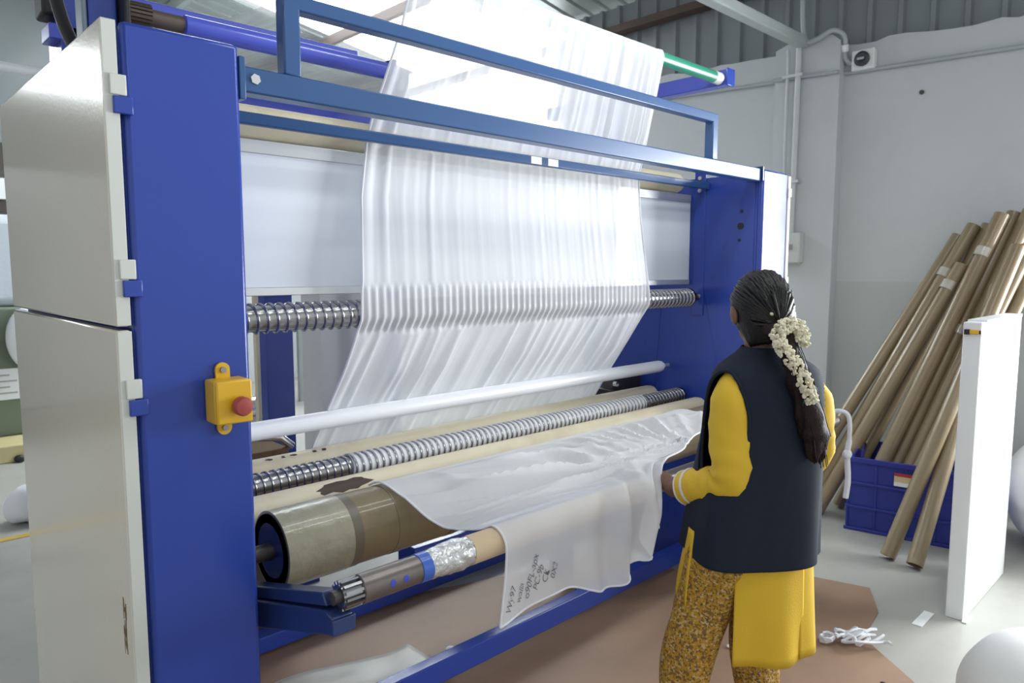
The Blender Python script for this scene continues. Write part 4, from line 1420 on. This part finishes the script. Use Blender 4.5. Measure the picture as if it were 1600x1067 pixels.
def bale(name, lab, c, r, seed, rot):
    o = thing(name, lab, 'bale', (c[0], c[1], 0), 'white wrapped bales at the right')
    g = G()
    g.ell((0, 0, 0), r, 48, 30)
    R3 = Matrix.Rotation(rot, 3, 'Z')
    vs = []
    for p in g.v:
        q = Vector(p)
        k = 1 + 0.05 * nz(q.x * 2.5, q.y * 2.5, q.z * 2.5 + seed) + 0.012 * nz(q.x * 11, q.y * 11, q.z * 11 + seed)
        q = R3 @ (q * k)
        vs.append((c[0] + q.x, c[1] + q.y, max(0.0, c[2] + q.z)))
    g.v = vs
    g.build('wrapped_body', BALE, o, ang=180)
    return o


b1 = bale('cloth_bale', 'white wrapped round bale in the lower right corner of the picture', (2.70, 0.32, 0.165), (0.36, 0.30, 0.20), 1.0, 0.4)
b2 = bale('cloth_bale', 'white wrapped bale standing behind the tall white board', (4.75, 0.66, 0.33), (0.34, 0.27, 0.33), 5.0, 0.2)

# ------------------------------------------------------------------ floor items
poly = [(0.45, 0.25), (2.35, 0.32), (2.83, 0.80), (3.02, 1.04), (3.30, 1.08), (3.53, 1.20), (3.46, 1.44), (3.05, 1.58), (3.02, 2.3), (2.45, 2.48), (1.75, 2.72), (1.15, 2.92), (0.75, 2.6), (0.6, 1.5)]
tag(G().prism(poly, 0.001, 0.006).build('floor_sheet', HARDB, smooth=False), 'large brown paperboard sheet laid on the floor under the machine', 'sheet')
# sheet with a curled white edge under the left side
g = G().grid(lambda u, v: (lerp(0.85, 1.62, u), lerp(2.05, 2.36, v) + 0.06 * math.sin(u * 5), 0.012 + 0.05 * (1 - v) ** 3 * (0.6 + 0.4 * math.sin(u * 6)) + 0.008 * nz(u * 5, v * 4, 0)), 30, 12)
tag(g.build('curled_sheet', mat('grey_plastic_sheet', (0.45, 0.43, 0.38), 0.4), thick=0.003), 'curled pale plastic sheet on the floor under the drum', 'sheet')
t = thing('thread_waste', 'tangle of white thread waste lying on the brown floor sheet', 'thread', (2.94, 1.06, 0))
random.seed(4)
for k in range(9):
    p0 = Vector((2.90 + random.uniform(-0.03, 0.03), 1.10 + random.uniform(-0.03, 0.03), 0.016))
    a = random.uniform(-1.4, -0.5)
    ln = random.uniform(0.10, 0.22)
    pts = [p0 + Vector((math.cos(a + 0.4 * math.sin(i * 0.7 + k)) * ln * i / 9, math.sin(a) * ln * i / 9 * 0.8, 0.012 + 0.02 * math.sin(i * 0.5 + k) ** 2)) for i in range(10)]
    G().tube(pts, 0.0065, 6).build('strand', ROPE, t)
G().tube([(2.87 + 0.03 * math.cos(k * 0.8), 1.13 + 0.025 * math.sin(k * 0.8), 0.016 + 0.02 * abs(math.sin(k * 0.33))) for k in range(26)], 0.007, 6).build('thread_wad', ROPE, t)
for i, (x, yy, s, lab) in enumerate(((2.55, 1.38, 0.018, 'small white lint scrap on the brown sheet beside the woman'), (2.72, 0.86, 0.012, 'small dark lint scrap near the sheet edge by the threads'), (3.42, 0.92, 0.05, 'thin white paper strip on concrete before the white board'), (1.72, 2.15, 0.02, 'white lint ball on the brown sheet beneath the drum'))):
    g = G().ell((x, yy, 0.008 + s * 0.25), (s * (3 if i == 2 else 1), s, s * 0.3), 12, 6)
    if i == 2:
        g = G().box(3.30, 3.47, 0.905, 0.945, 0.0005, 0.004)
    g.v = [(a + 0.003 * nz(a * 90, b * 90, 0), b, max(0.0065 if i != 2 else 0.0, c)) for a, b, c in g.v]
    tag(g.build('floor_scrap', WHITE if i != 1 else DARKST), lab, 'scrap')
# white bundle on the floor behind, below the drum
g = G().ell((2.05, 2.36, 0.535), (0.14, 0.10, 0.10), 24, 16)
g.v = [(p[0] + 0.03 * nz(p[0] * 14, p[1] * 14, p[2] * 14), p[1], p[2] + 0.03 * nz(p[0] * 12, 3, p[2] * 12)) for p in g.v]
tag(g.build('crumpled_cloth', WTUBE), 'crumpled white plastic lying on the blue beam under the drum', 'cloth')

# ------------------------------------------------------------------ behind the machine and far left
t = thing('steel_column', 'dark blue steel column standing behind the machine on the left', 'column', (1.55, 3.2, 0))
G().box(1.455, 1.59, 3.15, 3.22, 0, 1.9).build('column_shaft', BLUE, t, bevel=0.004)
G().box(1.43, 1.67, 3.11, 3.32, 0, 0.02).build('base_plate', BLUE, t)
t = thing('wooden_post', 'thin pale wooden post beside the blue column behind the machine', 'post', (1.75, 4.0, 0))
G().box(1.79, 1.82, 4.0, 4.04, 0, 2.0).build('post', CREAM, t)
t = thing('steel_drum', 'dark roll with a pale end on a stand behind the machine', 'roll', (1.85, 4.4, 0))
G().cyl((1.62, 4.4, 0.62), (1.98, 4.4, 0.62), 0.10, 28).build('roll_body', BLACKM, t)
G().pipe((1.60, 4.4, 0.62), (1.99, 4.4, 0.62), 0.105, 0.095, 28).build('roll_wrap', CHROME, t)
G().box(1.70, 1.90, 4.34, 4.46, 0, 0.55).build('stand', DARKST, t)
t = thing('brown_carton', 'brown carton seen through the gap behind the left rollers', 'box', (1.2, 2.75, 0))
G().box(1.08, 1.34, 2.72, 3.0, 0.45, 0.80).build('carton_body', mat('carton', (0.20, 0.12, 0.05), 0.7), t, bevel=0.004)
G().box(1.05, 1.37, 2.70, 3.05, 0.0, 0.45).build('carton_stand', DARKST, t)
G().tube([(1.02, 2.74, 0.86), (1.15, 2.72, 0.875), (1.3, 2.72, 0.85), (1.36, 2.74, 0.80)], 0.018).build('chrome_rail', CHROME, t)
t = thing('rolled_strap', 'small green and orange strap roll seen behind the pale roller', 'strap', (1.35, 2.7, 2.0))
G().cyl((1.35, 2.70, 2.02), (1.52, 2.74, 2.045), 0.022, 16).build('green_roll', GREEN, t)
G().box(1.25, 1.36, 2.70, 2.74, 1.99, 2.02).build('orange_end', YEL, t)
G().tube([(1.84, 2.70, 2.10), (1.88, 2.70, 2.04)], 0.012, 8).build('black_clip', BLACKM, t)
t = thing('side_table', 'small grey table against the far wall behind the machine', 'table', (3.6, 7.4, 0))
G().box(3.2, 4.0, 7.2, 7.7, 0.95, 1.0).build('table_top', ROOFM, t)
for a, b in ((3.25, 7.25), (3.9, 7.25), (3.25, 7.6), (3.9, 7.6)):
    G().box(a, a + 0.05, b, b + 0.05, 0, 0.95).build('leg', ROOFM, t)
struct(G().box(2.75, 3.35, 5.0, 5.3, 0, 2.1).build('wall_partition', mat('lilac_grey_plaster', (0.50, 0.50, 0.53), 0.75)))
# far left sliver: olive machine with wrapped bundle and a paper notice, low yellow pallet, floor line, bag
t = thing('olive_machine', 'olive green machine body far left with a paper notice on it', 'machine', (0.9, 7.5, 0))
G().box(0.45, 1.6, 7.2, 8.2, 0.12, 1.21).build('machine_body', OLIVE, t, bevel=0.02)
nt_ = G().box(0.80, 1.25, 7.19, 7.2, 0.44, 0.70).build('paper_notice', WHITE, t)
for k in range(4):
    G().box(0.92, 1.08 + 0.05 * (k % 2), 7.186, 7.19, 0.64 - k * 0.05, 0.652 - k * 0.05).build('notice_line', ROOFM, nt_)
t = thing('wrapped_bundle', 'pale blue plastic wrapped bundle standing on the olive machine', 'bundle', (0.95, 7.5, 1.21))
g = G().box(0.5, 1.5, 7.25, 7.95, 1.21, 1.98).build('bundle_body', mat('pale_blue_plastic', (0.60, 0.66, 0.72), 0.25, bump=0.8, bscale=9), t, bevel=0.08)
g = G().ell((1.22, 7.12, 0.95), (0.16, 0.09, 0.26), 20, 14)
tag(g.build('hanging_bag', WTUBE), 'white plastic bag hanging on the front of the olive machine', 'bag')
t = thing('yellow_pallet', 'low pale yellow pallet on the floor before the olive machine', 'pallet', (0.95, 6.9, 0))
G().box(0.4, 1.6, 6.75, 7.15, 0.0, 0.14).build('pallet_deck', mat('pale_yellow', (0.55, 0.48, 0.25), 0.6), t, bevel=0.01)
G().ell((1.04, 6.73, 0.03), (0.04, 0.03, 0.03)).build('castor', BLACKM, t)
tag(G().box(-3, 3.0, 4.80, 4.86, 0.0005, 0.003).build('floor_line', mat('yellow_floor_paint', (0.55, 0.38, 0.06), 0.5)), 'thin yellow line painted on the concrete floor at left', 'line')
g = G().ell((0.86, 5.1, 0.10), (0.17, 0.12, 0.12), 24, 14)
g.v = [(a + 0.03 * nz(a * 9, b * 9, c * 9), b, max(0, c + 0.03 * nz(a * 8, c * 8, 4))) for a, b, c in g.v]
tag(g.build('plastic_bag', WTUBE), 'white plastic bag on the floor by the yellow line', 'bag')
t = thing('pipe_rack', 'dark rack of colourful goods far off at the left edge', 'rack', (0.6, 8.6, 0))
G().box(0.3, 1.5, 8.6, 8.9, 0, 2.75).build('rack_body', DARKST, t)
for k in range(5):
    G().box(0.4 + 0.2 * k, 0.55 + 0.2 * k, 8.5, 8.6, 2.2, 2.2 + 0.1 * (k % 3 + 1)).build('carton', [RED, WHITE, BLACKM, KRAFT, WTUBE][k], t)
